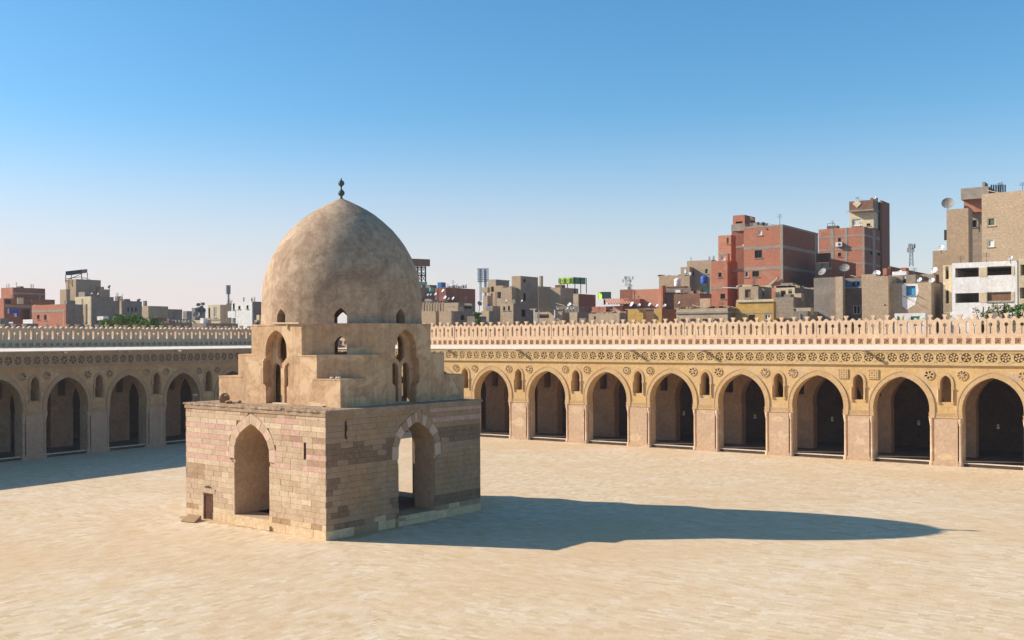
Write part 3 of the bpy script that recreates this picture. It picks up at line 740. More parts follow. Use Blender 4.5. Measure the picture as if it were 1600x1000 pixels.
for fn, row, q, mt in stones:
    h = hits_slit(fn, q)
    if not h: out.append((fn, row, q, mt)); continue
    a, b = h
    if a - q[0][0] > 0.08: out.append((fn, row, (q[0], (a, q[1][1]), (a, q[2][1]), q[3]), mt))
    if q[1][0] - b > 0.08: out.append((fn, row, ((b, q[0][1]), q[1], q[2], (b, q[3][1])), mt))
stones = out
nsing = 0; rest = {}
for fn, row, q, mt in sorted(stones, key=lambda s: ('front', 'right', 'back', 'left').index(s[0])):
    fr = FACES[fn][0]; v, f = stone_geo(fr, q, 0.075, rnd.choice((0, 0, 0.004, -0.006)) - (0.02 if row == 0 else 0))
    if nsing < 296 and fn in ('front', 'right'):
        mk('stone', v, f, M[mt], K, fix=True); nsing += 1
    else: rest.setdefault(mt, MB()).add(v, f)
m = MB(); names = list(rest)
for i, k in enumerate(names): m.add(rest[k].v, rest[k].f, i)
o = m.build('stone_courses', None, K, mats=[M[k] for k in names]); o['kind'] = 'stuff'
for f_, a, b, c, d in SLITS[1:]:       # arrow slits: a flat dark plate painted for the shade of the shaft
    fr = FACES[f_][0]; m = MB()
    m.panel([(a - 0.1, c - 0.1), (b + 0.1, c - 0.1), (b + 0.1, d + 0.1), (a - 0.1, d + 0.1)], [[(a, c), (b, c), (b, d), (a, d)]], fr, 0.03, 0.066)
    m.panel([(a, c), (b, c), (b, d), (a, d)], [], fr, 0.058, 0.064); m.build('slit', M['timber'], K)
# voussoirs round each arch, pink and cream in turn
for fn in ('front', 'right', 'back', 'left'):
    fr, hw, ac = FACES[fn]
    inn = ring_pts(ac, 0.0, 3.9); outr = ring_pts(ac, RINGK, 3.9)
    n = len(inn); idx = [0] + list(range(2, n // 2 + 1, 2)); idx = idx + [n - 1 - i for i in reversed(idx[:-1])]
    if n // 2 not in idx: idx = sorted(set(idx + [n // 2]))
    for i, (a, b) in enumerate(zip(idx, idx[1:])):
        pa, pb, qa, qb = Vector(inn[a]), Vector(inn[b]), Vector(outr[a]), Vector(outr[b])
        for half in range(2 if (qa - qb).length > 0.9 else 1):
            t0, t1 = (0, 1) if (qa - qb).length <= 0.9 else (half * 0.5, half * 0.5 + 0.5)
            P = [pa.lerp(pb, t0), pa.lerp(pb, t1), qa.lerp(qb, t1), qa.lerp(qb, t0)]
            ce = sum(P, Vector((0, 0))) / 4; P = [p + (ce - p) * 0.035 for p in P]
            dd = rnd.uniform(-0.008, 0.008)
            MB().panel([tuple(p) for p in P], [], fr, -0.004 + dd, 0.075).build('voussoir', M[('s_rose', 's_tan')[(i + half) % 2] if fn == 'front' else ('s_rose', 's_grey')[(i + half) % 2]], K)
def rough(pts, amp=0.02, step=0.35):
    """an outline with small uneven chips along its edges"""
    o = []
    for (a, b), (c, d) in zip(pts, pts[1:] + pts[:1]):
        L = math.hypot(c - a, d - b); k = max(1, int(L / step)); nx, nz = (d - b) / max(L, 1e-6), -(c - a) / max(L, 1e-6)
        for i in range(k):
            t = i / k; j = 0 if i == 0 else rnd.uniform(-amp, amp * 0.3) * (2.2 if rnd.random() < 0.08 else 1)
            o.append((a + (c - a) * t + nx * j, b + (d - b) * t + nz * j))
    return o
# roof ledge, floor, thresholds
ROOM = [(-4.2, -3.9), (4.0, -3.9), (4.0, 4.9), (-4.2, 4.9)]
m = MB(); m.panel(rough([(-KA - 0.12, -KB - 0.12), (KA + 0.12, -KB - 0.12), (KA + 0.12, KB + 0.12), (-KA - 0.12, KB + 0.12)], 0.06, 0.25), [ROOM], lambda u, z, v: kb(u, v, z), 6.93, 7.04)
m.panel([(-KA - 0.05, -KB - 0.05), (KA + 0.05, -KB - 0.05), (KA + 0.05, KB + 0.05), (-KA - 0.05, KB + 0.05)], [ROOM], lambda u, z, v: kb(u, v, z), 6.7, 6.929)
m.build('roof_ledge', M['debris'], K)
MB().panel([(-KA + 1.6, -KB + 1.6), (KA - 1.6, -KB + 1.6), (KA - 1.6, KB - 1.6), (-KA + 1.6, KB - 1.6)], [], lambda u, z, v: kb(u, v, z), 0.0, AZB).build('kiosk_floor', M['arcfloor'], K)
for fn in ('front', 'right', 'back'):
    fr, hw, ac = FACES[fn]; m = MB()
    m.panel([(ac - 1.75, 0.02), (ac + 1.75, 0.02), (ac + 1.75, 0.3), (ac - 1.75, 0.3)], [], fr, -0.14, -0.03)
    m.panel([(ac - 1.6, 0.1), (ac + 1.6, 0.1), (ac + 1.6, AZB - 0.01), (ac - 1.6, AZB - 0.01)], [], fr, -0.005, 0.068); m.build('door_step', M['s_plinth'], K)
# wooden door
fr = FACES['front'][0]; W = empty('x', kb(-4.15, -KB, 0)); W.name = 'wooden_door'; W.parent = K; W.location = kb(-4.15, -KB, 0) - KC
for i in range(4):
    u = -4.5 + 0.19 * i
    MB().panel([(u, 0.06), (u + 0.182, 0.06), (u + 0.182, 1.5), (u, 1.5)], [], fr, 0.03 + 0.006 * (i % 2), 0.068).build('plank', M['door'], W)
m = MB()
for a, b, c, d in ((-4.6, -4.5, 0.02, 1.56), (-3.73, -3.66, 0.02, 1.56), (-4.5, -3.73, 1.5, 1.58)): m.panel([(a, c), (b, c), (b, d), (a, d)], [], fr, -0.012, 0.069)
m.panel([(-4.5, 0.5), (-3.74, 0.5), (-3.74, 0.58), (-4.5, 0.58)], [], fr, 0.018, 0.029)
m.build('door_frame', M['door'], W)
m = MB(); m.panel([(-4.85, 1.6), (-3.45, 1.6), (-3.45, 1.88), (-4.85, 1.88)], [], fr, -0.025, -0.008); m.build('lintel', M['s_tan'], K)
m = MB(); m.panel([(-4.45, 1.98), (-4.1, 2.04), (-3.8, 1.98), (-3.8, 1.94), (-4.45, 1.94)], [], fr, -0.03, 0.0); m.build('small_lamp_hood', M['darkmetal'], K)
# upper storey: four stepped gables, cut corners, lancet windows
HW, C2, C3, Z1, Z2, Z3 = 5.5, 3.57, 2.278, 8.62, 9.97, 11.76
def uf(rot, off): # frame of one side; u along the face, d inwards
    c, s = math.cos(rot), math.sin(rot)
    return lambda u, d, z: ku(u * c - (-off + d) * s, u * s + (-off + d) * c, z)
ZR = 7.035
def lancet(x0, x1, zb, zs, zt): return [(x0, zb), (x1, zb), (x1, zs), (x1 - (x1 - x0) * 0.12, zs + (zt - zs) * 0.55), ((x0 + x1) / 2, zt), (x0 + (x1 - x0) * 0.12, zs + (zt - zs) * 0.55), (x0, zs)]
for i in range(4):
    fr = uf(math.pi / 2 * i, HW)
    gable = [(-HW, ZR), (HW, ZR), (HW, Z1), (C2, Z1), (C2, Z2), (C3, Z2), (C3, Z3), (-C3, Z3), (-C3, Z2), (-C2, Z2), (-C2, Z1), (-HW, Z1)]
    ap = arch_pts(0.0, 0.95, 9.78, 10.3, 11.46, 8)
    hole = [(-0.95, ZR + 0.02), (-0.95, 8.1), (-1.06, 8.14), (-1.06, 8.22), (-1.2, 8.24), (-1.2, 9.62), (-1.1, 9.66), (-1.1, 9.76)] + ap[0:] + [(1.1, 9.76), (1.1, 9.66), (1.2, 9.62), (1.2, 8.24), (1.06, 8.22), (1.06, 8.14), (0.95, 8.1), (0.95, ZR + 0.02)]
    b = MB().panel(rough(gable), [hole], fr, 0.0, 0.5).build('gable_wall', M['body'], K)
    tr = MB()
    up_l = [(0.0, 9.48), (0.42, 9.86), (0.42, 10.62), (0.3, 10.98), (0.0, 11.22), (-0.3, 10.98), (-0.42, 10.62), (-0.42, 9.86)]
    tr.panel([(-1.3, ZR + 0.01), (1.3, ZR + 0.01), (1.3, 11.5), (-1.3, 11.5)], [lancet(-0.86, -0.16, ZR + 0.05, 9.1, 9.52), lancet(0.16, 0.86, ZR + 0.05, 9.1, 9.52), up_l], fr, 0.503, 0.72)
    tr.build('window_tracery', M['body'], K)
    # cut corners of the two upper tiers
    for (c, za, zb_, win) in ((C2, Z1, Z2, False), (C3, Z2, Z3, True)):
        w = (HW - c) / math.sqrt(2) ; off = (HW + c) / math.sqrt(2)
        fr2 = uf(math.pi / 2 * i + math.pi / 4, off)
        h = [[(-0.36, Z2 + 0.06), (0.36, Z2 + 0.06), (0.36, 10.72), (0.2, 10.95), (0, 11.1), (-0.2, 10.95), (-0.36, 10.72)]] if win else []
        MB().panel([(-w, za - 0.05), (w, za - 0.05), (w, zb_), (-w, zb_)], h, fr2, 0.003, 0.55).build('cut_corner', M['body'], K)
    # flat tops of the corner steps
    cr = lambda x, y, z: ku(x * math.cos(math.pi / 2 * i) - y * math.sin(math.pi / 2 * i), x * math.sin(math.pi / 2 * i) + y * math.cos(math.pi / 2 * i), z)
    m = MB()
    for c, z, cin in ((HW - 0.001, Z1, C2), (C2, Z2, C3)):
        e = HW + 0.02
        if c > 5: poly = [(e, -e), (e, -cin + 0.4), (e - 0.8, -cin + 0.9), (cin - 0.9, -e + 0.8), (cin - 0.4, -e)]
        else: poly = [(c - 0.02, -e), (e, -c + 0.02), (e, -cin + 0.4), (e - 1.1, -cin + 1.3), (cin - 1.3, -e + 1.1), (cin - 0.4, -e)]
        m.panel(poly, [], lambda u, zz, v: cr(u, v, zz), z - 0.05, z + 0.03)
    m.build('step_top', M['body'], K)
# eaves of the octagon under the dome
e = HW + 0.03; oc = []
for i in range(4):
    c, s = math.cos(math.pi / 2 * i), math.sin(math.pi / 2 * i)
    for x, y in ((-C3, -e), (C3, -e)): oc.append((x * c - y * s, x * s + y * c))
MB().panel(oc, [circle((0, 0), 4.4, 32)], lambda u, z, v: ku(u, v, z), Z3 - 0.02, Z3 + 0.07).build('octagon_eaves', M['body'], K)
# dome shell with eight pointed windows cut into its drum
prof = [(5.10, 11.79), (5.08, 12.4), (5.09, 13.1), (5.06, 13.75), (4.99, 14.4), (4.83, 15.07), (4.65, 15.6), (4.40, 16.13), (4.09, 16.7), (3.71, 17.27), (3.28, 17.8), (2.77, 18.29), (2.22, 18.74), (1.63, 19.11), (1.18, 19.36), (0.73, 19.58), (0.34, 19.76), (0.1, 19.86)]
def smooth_prof(pr, k=3):
    o = []
    for i in range(len(pr) - 1):
        for j in range(k): o.append((pr[i][0] + (pr[i + 1][0] - pr[i][0]) * j / k, pr[i][1] + (pr[i + 1][1] - pr[i][1]) * j / k))
    return o + [pr[-1]]
inner = [(max(0.05, r - 0.55), z - 0.35) for r, z in reversed(prof[3:])] + [(4.5, 11.79)]
n = 96; v = []; f = []
ring = smooth_prof(prof) + inner
for k_, (r, z) in enumerate(ring):
    for k in range(n):
        a = 2 * math.pi * k / n
        w = 0.0
        if k_ < len(prof) * 3: w = 0.035 * mnoise.noise(Vector((math.cos(a) * 2.2, math.sin(a) * 2.2, z * 0.9))) + 0.015 * mnoise.noise(Vector((math.cos(a) * 6, math.sin(a) * 6, z * 2.5)))
        w *= min(1, r / 2)
        v.append(ku((r + w) * math.cos(a), (r + w) * math.sin(a), z))
L_ = len(ring)
for i in range(L_):
    if i == len(smooth_prof(prof)) - 1: continue
    for k in range(n):
        j = (i + 1) % L_
        if i == L_ - 1: j = 0
        f.append((i * n + k, i * n + (k + 1) % n, j * n + (k + 1) % n, j * n + k))
ns = len(smooth_prof(prof)); f.append(tuple((ns - 1) * n + k for k in range(n))); f.append(tuple(ns * n + k for k in reversed(range(n))))
dome = mk('dome', v, f, M['dome'], K, smooth=False)
cut = MB()
for i in range(8):
    fr = uf(math.pi / 4 * i, 5.6)
    cut.panel([(-0.37, 11.85), (0.37, 11.85), (0.37, 12.38), (0.22, 12.58), (0, 12.76), (-0.22, 12.58), (-0.37, 12.38)], [], fr, 0.0, 1.8)
co = cut.build('cutter', None, K)
md = dome.modifiers.new('b', 'BOOLEAN'); md.object = co; md.operation = 'DIFFERENCE'; md.solver = 'EXACT'
bpy.context.view_layer.update()
dg = bpy.context.evaluated_depsgraph_get()
nm = bpy.data.meshes.new_from_object(dome.evaluated_get(dg)); dome.modifiers.clear(); dome.data = nm
nm.polygons.foreach_set('use_smooth', [True] * len(nm.polygons)); nm.set_sharp_from_angle(angle=R(32))
bpy.data.objects.remove(co)
m = MB(); tip = ku(0, 0, 0)
m.lathe([(0.2, 19.74), (0.1, 19.9), (0.07, 19.98), (0.1, 20.04), (0.2, 20.12), (0.22, 20.22), (0.19, 20.33), (0.08, 20.43), (0.05, 20.5), (0.05, 20.6), (0.09, 20.67), (0.19, 20.75), (0.21, 20.85), (0.17, 20.96), (0.06, 21.04), (0.03, 21.08), (0.05, 21.12), (0.03, 21.16), (0.01, 21.18)], tip, 16)
m.build('finial', M['verdigris'], K, True)
# gravel and plaster crumbs strewn along the ledge
m = MB()
for i in range(260):
    if i % 2: p = kb(rnd.uniform(-KA, KA), -KB + rnd.uniform(-0.05, 1.0), 7.035)
    else: p = kb(KA - rnd.uniform(-0.05, 0.7), rnd.uniform(-KB, KB), 7.035)
    a, h = rnd.uniform(0.02, 0.1), rnd.uniform(0.015, 0.06); t_ = rnd.random() * 3
    d = Vector((math.cos(t_) * a, math.sin(t_) * a, 0)); e = Vector((-d.y, d.x, 0)) * rnd.uniform(0.5, 1)
    m.add([p - d, p - e, p + d, p + e, p + Vector((0, 0, h))], [(0, 1, 4), (1, 2, 4), (2, 3, 4), (3, 0, 4)])
m.build('crumbs', M['debris'], K)['kind'] = 'stuff'
# loose things on the kiosk's ledge
def lump(name, label, c, r, sx, sy, sz, mat, cat='stone', group=None, n=26):
    bm = bmesh.new(); bmesh.ops.create_icosphere(bm, subdivisions=2, radius=1.0)
    for vv in bm.verts:
        k = 1 + 0.35 * mnoise.noise(vv.co * 1.6 + Vector((r * 91, c[0], c[1]))); vv.co = Vector((vv.co.x * sx * k, vv.co.y * sy * k, vv.co.z * sz * k))
    me = bpy.data.meshes.new(name); bm.to_mesh(me); bm.free(); me.materials.append(mat)
    o = bpy.data.objects.new(name, me); col.objects.link(o); o.location = Vector(c) + Vector((0, 0, sz * 0.75)); o.rotation_euler = (0, 0, rnd.random() * 6)
    return tag(o, label, cat, group)
p = on_z(350, 629, 7.05); lump('rubble_stone', 'dark lump of stone on the kiosk ledge near its left corner', p, 1, 0.42, 0.3, 0.34, M['s_dark'])
p = on_z(357, 630, 7.05); lump('rubble_stone', 'flat brown stone right beside the dark lump on the kiosk ledge', p, 2, 0.35, 0.22, 0.1, M['s_brown'])
p = on_z(373, 630, 7.05); lump('rubble_stone', 'small round stone on the kiosk ledge left of the loose boards', p, 3, 0.16, 0.14, 0.12, M['s_grey'])
for i, (px, py, ln, an, w) in enumerate([(395, 628.5, 1.3, 8, 0.28), (440, 631, 1.5, -4, 0.3), (494, 634.5, 1.6, -6, 0.32), (591, 631.5, 1.7, 92, 0.3), (626, 629, 1.2, 88, 0.22), (668, 626.5, 1.4, 90, 0.28), (700, 624.5, 1.2, 93, 0.3)]):
    p = on_z(px, py, 7.06); a = R(an) + KPHI; d = Vector((math.cos(a), math.sin(a), 0)); 
    m = MB(); m.bar(p - d * ln / 2 + Vector((0, 0, 0.03)), p + d * ln / 2 + Vector((0, 0, 0.03)), w, 0.06)
    o = m.build('loose_board', M['plank']); tag(o, '%s loose pale board from the left lying on the kiosk ledge' % ('first', 'second', 'third', 'fourth', 'fifth', 'sixth', 'seventh')[i], 'board', 'loose boards on the kiosk ledge')
p = ku(2.0, -5.3, 11.84); m = MB(); m.bar(ku(-0.2 + 0.0, -5.55, 11.9), ku(2.2, -5.6, 11.86), 0.12, 0.08); m.bar(ku(1.1, -5.56, 11.86), ku(1.1, -5.56, 11.5), 0.07)
tag(m.build('loose_beam', M['plank']), 'weathered wooden beam lying on the octagon edge below the dome', 'beam')
for j, (px, py) in enumerate([(518, 592), (526, 592), (530, 592)]):
    p = on_z(px, py, Z1 + 0.03); lump('plaster_chip', '%s white chip from the left on the lowest corner step of the kiosk' % ('first', 'second', 'third')[j], p, 5 + j, 0.13, 0.1, 0.07, M['limewash'], 'chip', 'white chips on the corner step')
p = kb(-KA + 0.35, -KB + 0.4, 7.05); m = MB(); m.bar(p, p + Vector((0, 0, 0.45)), 0.05); m.bar(p + Vector((-0.05, 0, 0.45)), p + Vector((0.32, 0.05, 0.42)), 0.14, 0.12)
tag(m.build('floodlight', M['iron']), 'small grey floodlight on a bracket at the kiosk left roof corner', 'floodlight')
# cellar hatch by the kiosk
c0, c1, c2, c3 = on_z(280, 814.5, 0.05), on_z(302, 816.5, 0.05), on_z(313, 812.5, 0.05), on_z(293, 810, 0.05)
m = MB(); up_ = Vector((0, 0, 0.28))
m.add([c0, c1, c2, c3, c0 + Vector((0, 0, 0.02)), c1 + Vector((0, 0, 0.02)), c2 + up_, c3 + up_], BOXF); tag(m.build('cellar_hatch', M['s_brown']), 'low sloping stone hatch on the ground left of the kiosk wooden door', 'hatch')

# ------------------------------------------------------------------ the city behind the walls
def face_t(C, d, px):
    k = (px - CX) / F; c, s = math.cos(TH), math.sin(TH); q = C - CAMP
    xc, yc = q.x * c + q.y * s, -q.x * s + q.y * c
    dx, dy = d.x * c + d.y * s, -d.x * s + d.y * c
    return (k * yc - xc) / (dx - k * dy)
def z_at(P, py):
    px, _ = pix(P); return CAMP.z - (py - ROLL * (px - CX) - HROW) / F * depth_of(P)
class Bld:
    def __init__(s, label, xc, Y, name='house', cat='house', group='houses behind the mosque wall'):
        p = at(xc, 529, Y); s.E = empty(name, (p.x, p.y, -0.6), label, cat, group)
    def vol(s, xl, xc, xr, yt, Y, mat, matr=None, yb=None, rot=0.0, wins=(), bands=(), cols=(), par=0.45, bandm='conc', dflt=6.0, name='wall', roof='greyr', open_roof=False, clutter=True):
        r = R(rot); C = at(xc, yt, Y); C.z = z_at(at(xc, yt, Y), yt)
        uL = Vector((-math.cos(r), -math.sin(r), 0)); v = Vector((-math.sin(r), math.cos(r), 0))
        LL = face_t(C, uL, xl) if xc - xl > 0.5 else dflt
        LR = face_t(C, v, xr) if xr - xc > 3.2 else dflt
        zt = C.z; zb = -0.6 if yb is None else z_at(at(xc, yt, Y), yb)
        O = Vector((C.x, C.y, 0))
        fl = lambda u, d, z: O + uL * u + v * d + Vector((0, 0, z))
        fr = lambda u, d, z: O + v * u + uL * d + Vector((0, 0, z))
        mm = M[mat]; mr = M[matr or mat]; t = 0.25  # matr is mostly darker: shade painted into the right wall
        H = {'L': [], 'R': []}
        for w in wins:
            f, x0, x1, y0, y1, st = w[:6]
            dr = uL if f == 'L' else v; ff = fl if f == 'L' else fr
            a, b = sorted((face_t(O, dr, x0), face_t(O, dr, x1)))
            P = O + dr * ((a + b) / 2); z1, z0 = z_at(P, y0), z_at(P, y1)
            a = max(a, 0.32); b = min(b, (LL if f == 'L' else LR) - 0.05); z0 = max(z0, zb + 0.05); z1 = min(z1, zt - 0.05)
            if b - a < 0.08 or z1 - z0 < 0.08: continue
            H[f].append([(a, z0), (b, z0), (b, z1), (a, z1)])
            fm = M['conc']; pm = None
            if st == 'glass': pm = M['glass']; fm = M['darkmetal']
            elif st == 'curtain': pm = M['curtain']; fm = M['whitew']
            elif st == 'blue': pm = M['cyan']; fm = M['blue']
            elif st == 'bluef': pm = M['glass']; fm = M['blue']
            elif st == 'white': pm = M['glass']; fm = M['white']
            elif st == 'turq': pm = M['turq']; fm = M['turq']
            elif st == 'shut': pm = M['leafd']; fm = M['cream']
            elif st == 'brick': pm = M['brown']; fm = M['conc']
            if st == 'open': continue
            fw = min(0.09, (b - a) * 0.12)
            m = MB()
            for q in ((a, z0, a + fw, z1), (b - fw, z0, b, z1), (a + fw, z0, b - fw, z0 + fw), (a + fw, z1 - fw, b - fw, z1)):
                m.panel([(q[0], q[1]), (q[2], q[1]), (q[2], q[3]), (q[0], q[3])], [], ff, 0.05, 0.17)
            if st in ('white', 'bluef', 'glass') and b - a > 0.7:
                c_ = (a + b) / 2; m.panel([(c_ - fw / 2, z0 + fw), (c_ + fw / 2, z0 + fw), (c_ + fw / 2, z1 - fw), (c_ - fw / 2, z1 - fw)], [], ff, 0.06, 0.15)
            wo = m.build('window', fm, s.E)
            pane = MB().panel([(a, z0), (b, z0), (b, z1), (a, z1)], [], ff, 0.18, 0.2).build('pane', pm or M['glass'], wo)
            m = MB(); m.panel([(a - 0.12, z0 - 0.1), (b + 0.12, z0 - 0.1), (b + 0.12, z0 - 0.01), (a - 0.12, z0 - 0.01)], [], ff, -0.1, -0.002); m.build('sill', M['conc'], wo)
        MB().panel([(0, zb), (LL, zb), (LL, zt), (0, zt)], H['L'], fl, 0.0, t).build(name, mm, s.E)
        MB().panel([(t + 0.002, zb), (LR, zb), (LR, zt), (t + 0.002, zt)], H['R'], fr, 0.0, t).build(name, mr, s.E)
        MB().panel([(t, zb), (LR, zb), (LR, zt), (t, zt)], [], lambda u, d, z: O + v * u + uL * (LL - d) + Vector((0, 0, z)), 0.003, t).build(name, mm, s.E)
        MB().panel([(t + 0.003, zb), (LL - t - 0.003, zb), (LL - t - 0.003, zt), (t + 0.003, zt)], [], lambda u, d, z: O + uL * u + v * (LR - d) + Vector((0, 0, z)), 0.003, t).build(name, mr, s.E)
        if not open_roof:
            MB().panel([(t + 0.004, t + 0.004), (LL - t - 0.004, t + 0.004), (LL - t - 0.004, LR - t - 0.004), (t + 0.004, LR - t - 0.004)], [], lambda a, z, b: O + uL * a + v * b + Vector((0, 0, z)), zt - par - 0.2, zt - par).build('roof', M[roof], s.E)
        for f, py, th in bands:
            dr = uL if f in 'LB' else v; P = O + dr * 0.1; z = z_at(P, py); hh = th * depth_of(P) / F / 2
            if f in ('L', 'B'): MB().panel([(-0.03, z - hh), (LL, z - hh), (LL, z + hh), (-0.03, z + hh)], [], fl, -0.03, -0.002).build('floor_slab', M[bandm], s.E)
            if f in ('R', 'B'): MB().panel([(0.0, z - hh), (LR, z - hh), (LR, z + hh), (0.0, z + hh)], [], fr, -0.03, -0.002).build('floor_slab', M[bandm], s.E)
        for f, px, wp in cols:
            dr = uL if f == 'L' else v; ff = fl if f == 'L' else fr
            a, b = sorted((face_t(O, dr, px - wp / 2), face_t(O, dr, px + wp / 2)))
            MB().panel([(a, zb), (b, zb), (b, zt - 0.01), (a, zt - 0.01)], [], ff, -0.04, -0.003).build('concrete_column', M[bandm], s.E)
        s.last = (O, uL, v, LL, LR, zt, zb)
        if clutter and LL * LR > 12 and not open_roof:
            for i in range(min(6, 2 + int(LL * LR / 25))):
                p = O + uL * rnd.uniform(0.5, max(0.6, LL - 0.5)) + v * rnd.uniform(0.4, max(0.5, min(LR - 0.4, 4.0))); k = rnd.random(); zz = zt - par
                if k < 0.4:
                    h = rnd.uniform(0.9, 2.2); m = MB(); m.bar((p.x, p.y, zz), (p.x + rnd.uniform(-.1, .1), p.y, zz + h), 0.05)
                    for j in range(3): m.bar((p.x - 0.35, p.y, zz + h * (0.75 + 0.1 * j)), (p.x + 0.35, p.y, zz + h * (0.75 + 0.1 * j)), 0.03)
                    m.build('aerial', M['iron'], s.E)
                elif k < 0.75:
                    a, b_, h = rnd.uniform(0.3, 0.9), rnd.uniform(0.3, 0.9), rnd.uniform(0.7, 1.3); m = MB(); m.box((p.x - a, p.y - b_, zz), (p.x + a, p.y + b_, zz + h)); m.build('roof_clutter', M[rnd.choice(('conc', 'brown', 'greyr', 'beige', 'whitew'))], s.E)
                else:
                    q = p + uL * rnd.uniform(0.8, 2.0); m = MB(); m.bar((p.x, p.y, zz + 0.6), (q.x, q.y, zz + rnd.uniform(0.6, 1.1)), 0.3, 0.08); m.bar((p.x, p.y, zz), (p.x, p.y, zz + 0.6), 0.08); m.bar((q.x, q.y, zz), (q.x, q.y, zz + 0.6), 0.08); m.build('roof_boards', M['plank'], s.E)
            if zt - zb > 5 and not wins and rnd.random() < 0.5:
                u = rnd.uniform(0.35, 0.9) * LL; a, b_ = fl(u, -0.08, zb), fl(u, -0.08, zt - 0.3); MB().tube([a, b_], 0.05, 6).build('drain_pipe', M['conc'], s.E)
        return s
    def box(s, name, xl, xc, xr, yt, yb, Y, mat, rot=0.0, dflt=1.5):
        """solid box part given by its near edge"""
        r = R(rot); C = at(xc, yt, Y); uL = Vector((-math.cos(r), -math.sin(r), 0)); v = Vector((-math.sin(r), math.cos(r), 0))
        LL = face_t(C, uL, xl) if xc - xl > 0.3 else dflt
        LR = face_t(C, v, xr) if xr - xc > 0.3 else dflt
        zt = C.z; zb = z_at(C, yb); O = Vector((C.x, C.y, 0))
        MB().panel([(0, zb), (LL, zb), (LL, zt), (0, zt)], [], lambda u, d, z: O + uL * u + v * d + Vector((0, 0, z)), 0, LR).build(name, M[mat], s.E); return s
    def bars(s, name, n=6, h=0.7, sp=None):
        """stubs of reinforcing steel left standing along the top of the last volume"""
        O, uL, v, LL, LR, zt, zb = s.last
        for i in range(n):
            q = rnd.random(); p = O + (uL * LL * q + v * 0.12 if i % 2 else v * LR * q + uL * 0.12); m = MB()
            for k in range(3):
                o = Vector((rnd.uniform(-0.12, 0.12), rnd.uniform(-0.12, 0.12), 0)); m.bar(p + o + Vector((0, 0, zt - 0.1)), p + o * 1.5 + Vector((0, 0, zt + h * rnd.uniform(0.6, 1.2))), 0.03)
            m.build(name, M['darkmetal'], s.E)
        return s
    def rubble(s, n=20, sz=0.25, mat='debris'):
        """broken wall head: uneven blocks along the top of the last volume"""
        O, uL, v, LL, LR, zt, zb = s.last; m = MB()
        for i in range(n):
            q = rnd.random(); p = (O + uL * LL * q + v * 0.12) if i % 3 else (O + v * LR * q + uL * 0.12)
            a = sz * rnd.uniform(0.5, 1.5); b = sz * rnd.uniform(0.4, 1.2)
            m.box((p.x - a, p.y - 0.11, zt - 0.02), (p.x + a, p.y + 0.11, zt + b * 0.7))
        m.build('wall_head', M[mat], s.E)['kind'] = 'stuff'; return s

def dish(px, py, dpx, Y, label, post=1.0, face=None, mat='dish', grp='satellite dishes on the rooftops'):
    c = at(px, py, Y); rad = dpx * Y / F / 2
    nrm = (face or Vector((-0.25 + rnd.uniform(-0.25, 0.25), -0.8, 0.55))).normalized()
    x = nrm.cross(Vector((0, 0, 1))).normalized(); y = x.cross(nrm)
    E = empty('satellite_dish', (c.x, c.y, c.z - post - rad * 0.3), label, 'satellite dish', grp)
    m = MB(); n = 18; v = []; f = []
    for side in (0, 1):
        for k, q in enumerate((0.03, 0.35, 0.7, 1.0)):
            for i in range(n):
                a = 2 * math.pi * i / n
                v.append(c + (x * math.cos(a) + y * math.sin(a)) * rad * q + nrm * (rad * 0.3 * (q * q - 1) - side * 0.02 - side * 0.03 * rad))
    for side in (0, 1):
        b = side * 4 * n
        for k in range(3):
            for i in range(n): f.append((b + k * n + i, b + k * n + (i + 1) % n, b + (k + 1) * n + (i + 1) % n, b + (k + 1) * n + i))
        f.append(tuple(b + i for i in range(n)))
    for i in range(n): f.append((3 * n + i, 3 * n + (i + 1) % n, 7 * n + (i + 1) % n, 7 * n + i))
    m.add(v, f); m.build('reflector', M[mat], E, True)
    fp = c + nrm * rad * 0.85 - y * rad * 0.1
    m = MB(); m.bar(c - y * rad * 0.95, fp, 0.035); m.bar(c + x * rad * 0.9, fp, 0.02); m.bar(c - x * rad * 0.9, fp, 0.02); m.build('feed_arm', M['steel'], E)
    MB().lathe([(0.05, -0.06), (0.07, 0.06)], fp, 8).build('feed_horn', M['iron'], E)
    back = c - nrm * rad * 0.35
    m = MB(); m.bar(back, (back.x, back.y, c.z - post - rad * 0.3), 0.07); m.bar(back, c - nrm * rad * 0.28, 0.1); m.build('post', M['iron'], E)
    return E
def tank(px, pyb, wpx, hpx, Y, label, mat='white'):
    b = at(px, pyb, Y); r = wpx * Y / F / 2; h = hpx * Y / F
    E = empty('water_tank', b, label, 'water tank', 'rooftop water tanks')
    MB().lathe([(r * 0.96, 0), (r, h * 0.1), (r, h * 0.28), (r * 1.03, h * 0.3), (r, h * 0.33), (r, h * 0.58), (r * 1.03, h * 0.6), (r, h * 0.63), (r, h * 0.8), (r * 0.75, h * 0.92), (r * 0.35, h * 0.96)], b, 18).build('shell', M[mat], E, True)
    MB().lathe([(r * 0.34, h * 0.95), (r * 0.34, h), (r * 0.1, h * 1.02)], b, 12).build('lid', M[mat], E)
    m = MB()
    for sx in (-1, 1):
        for sy in (-1, 1): m.bar(b + Vector((sx * r * 0.7, sy * r * 0.7, 0)), b + Vector((sx * r * 0.7, sy * r * 0.7, -0.7)), 0.06)
    m.build('stand', M['iron'], E); return E
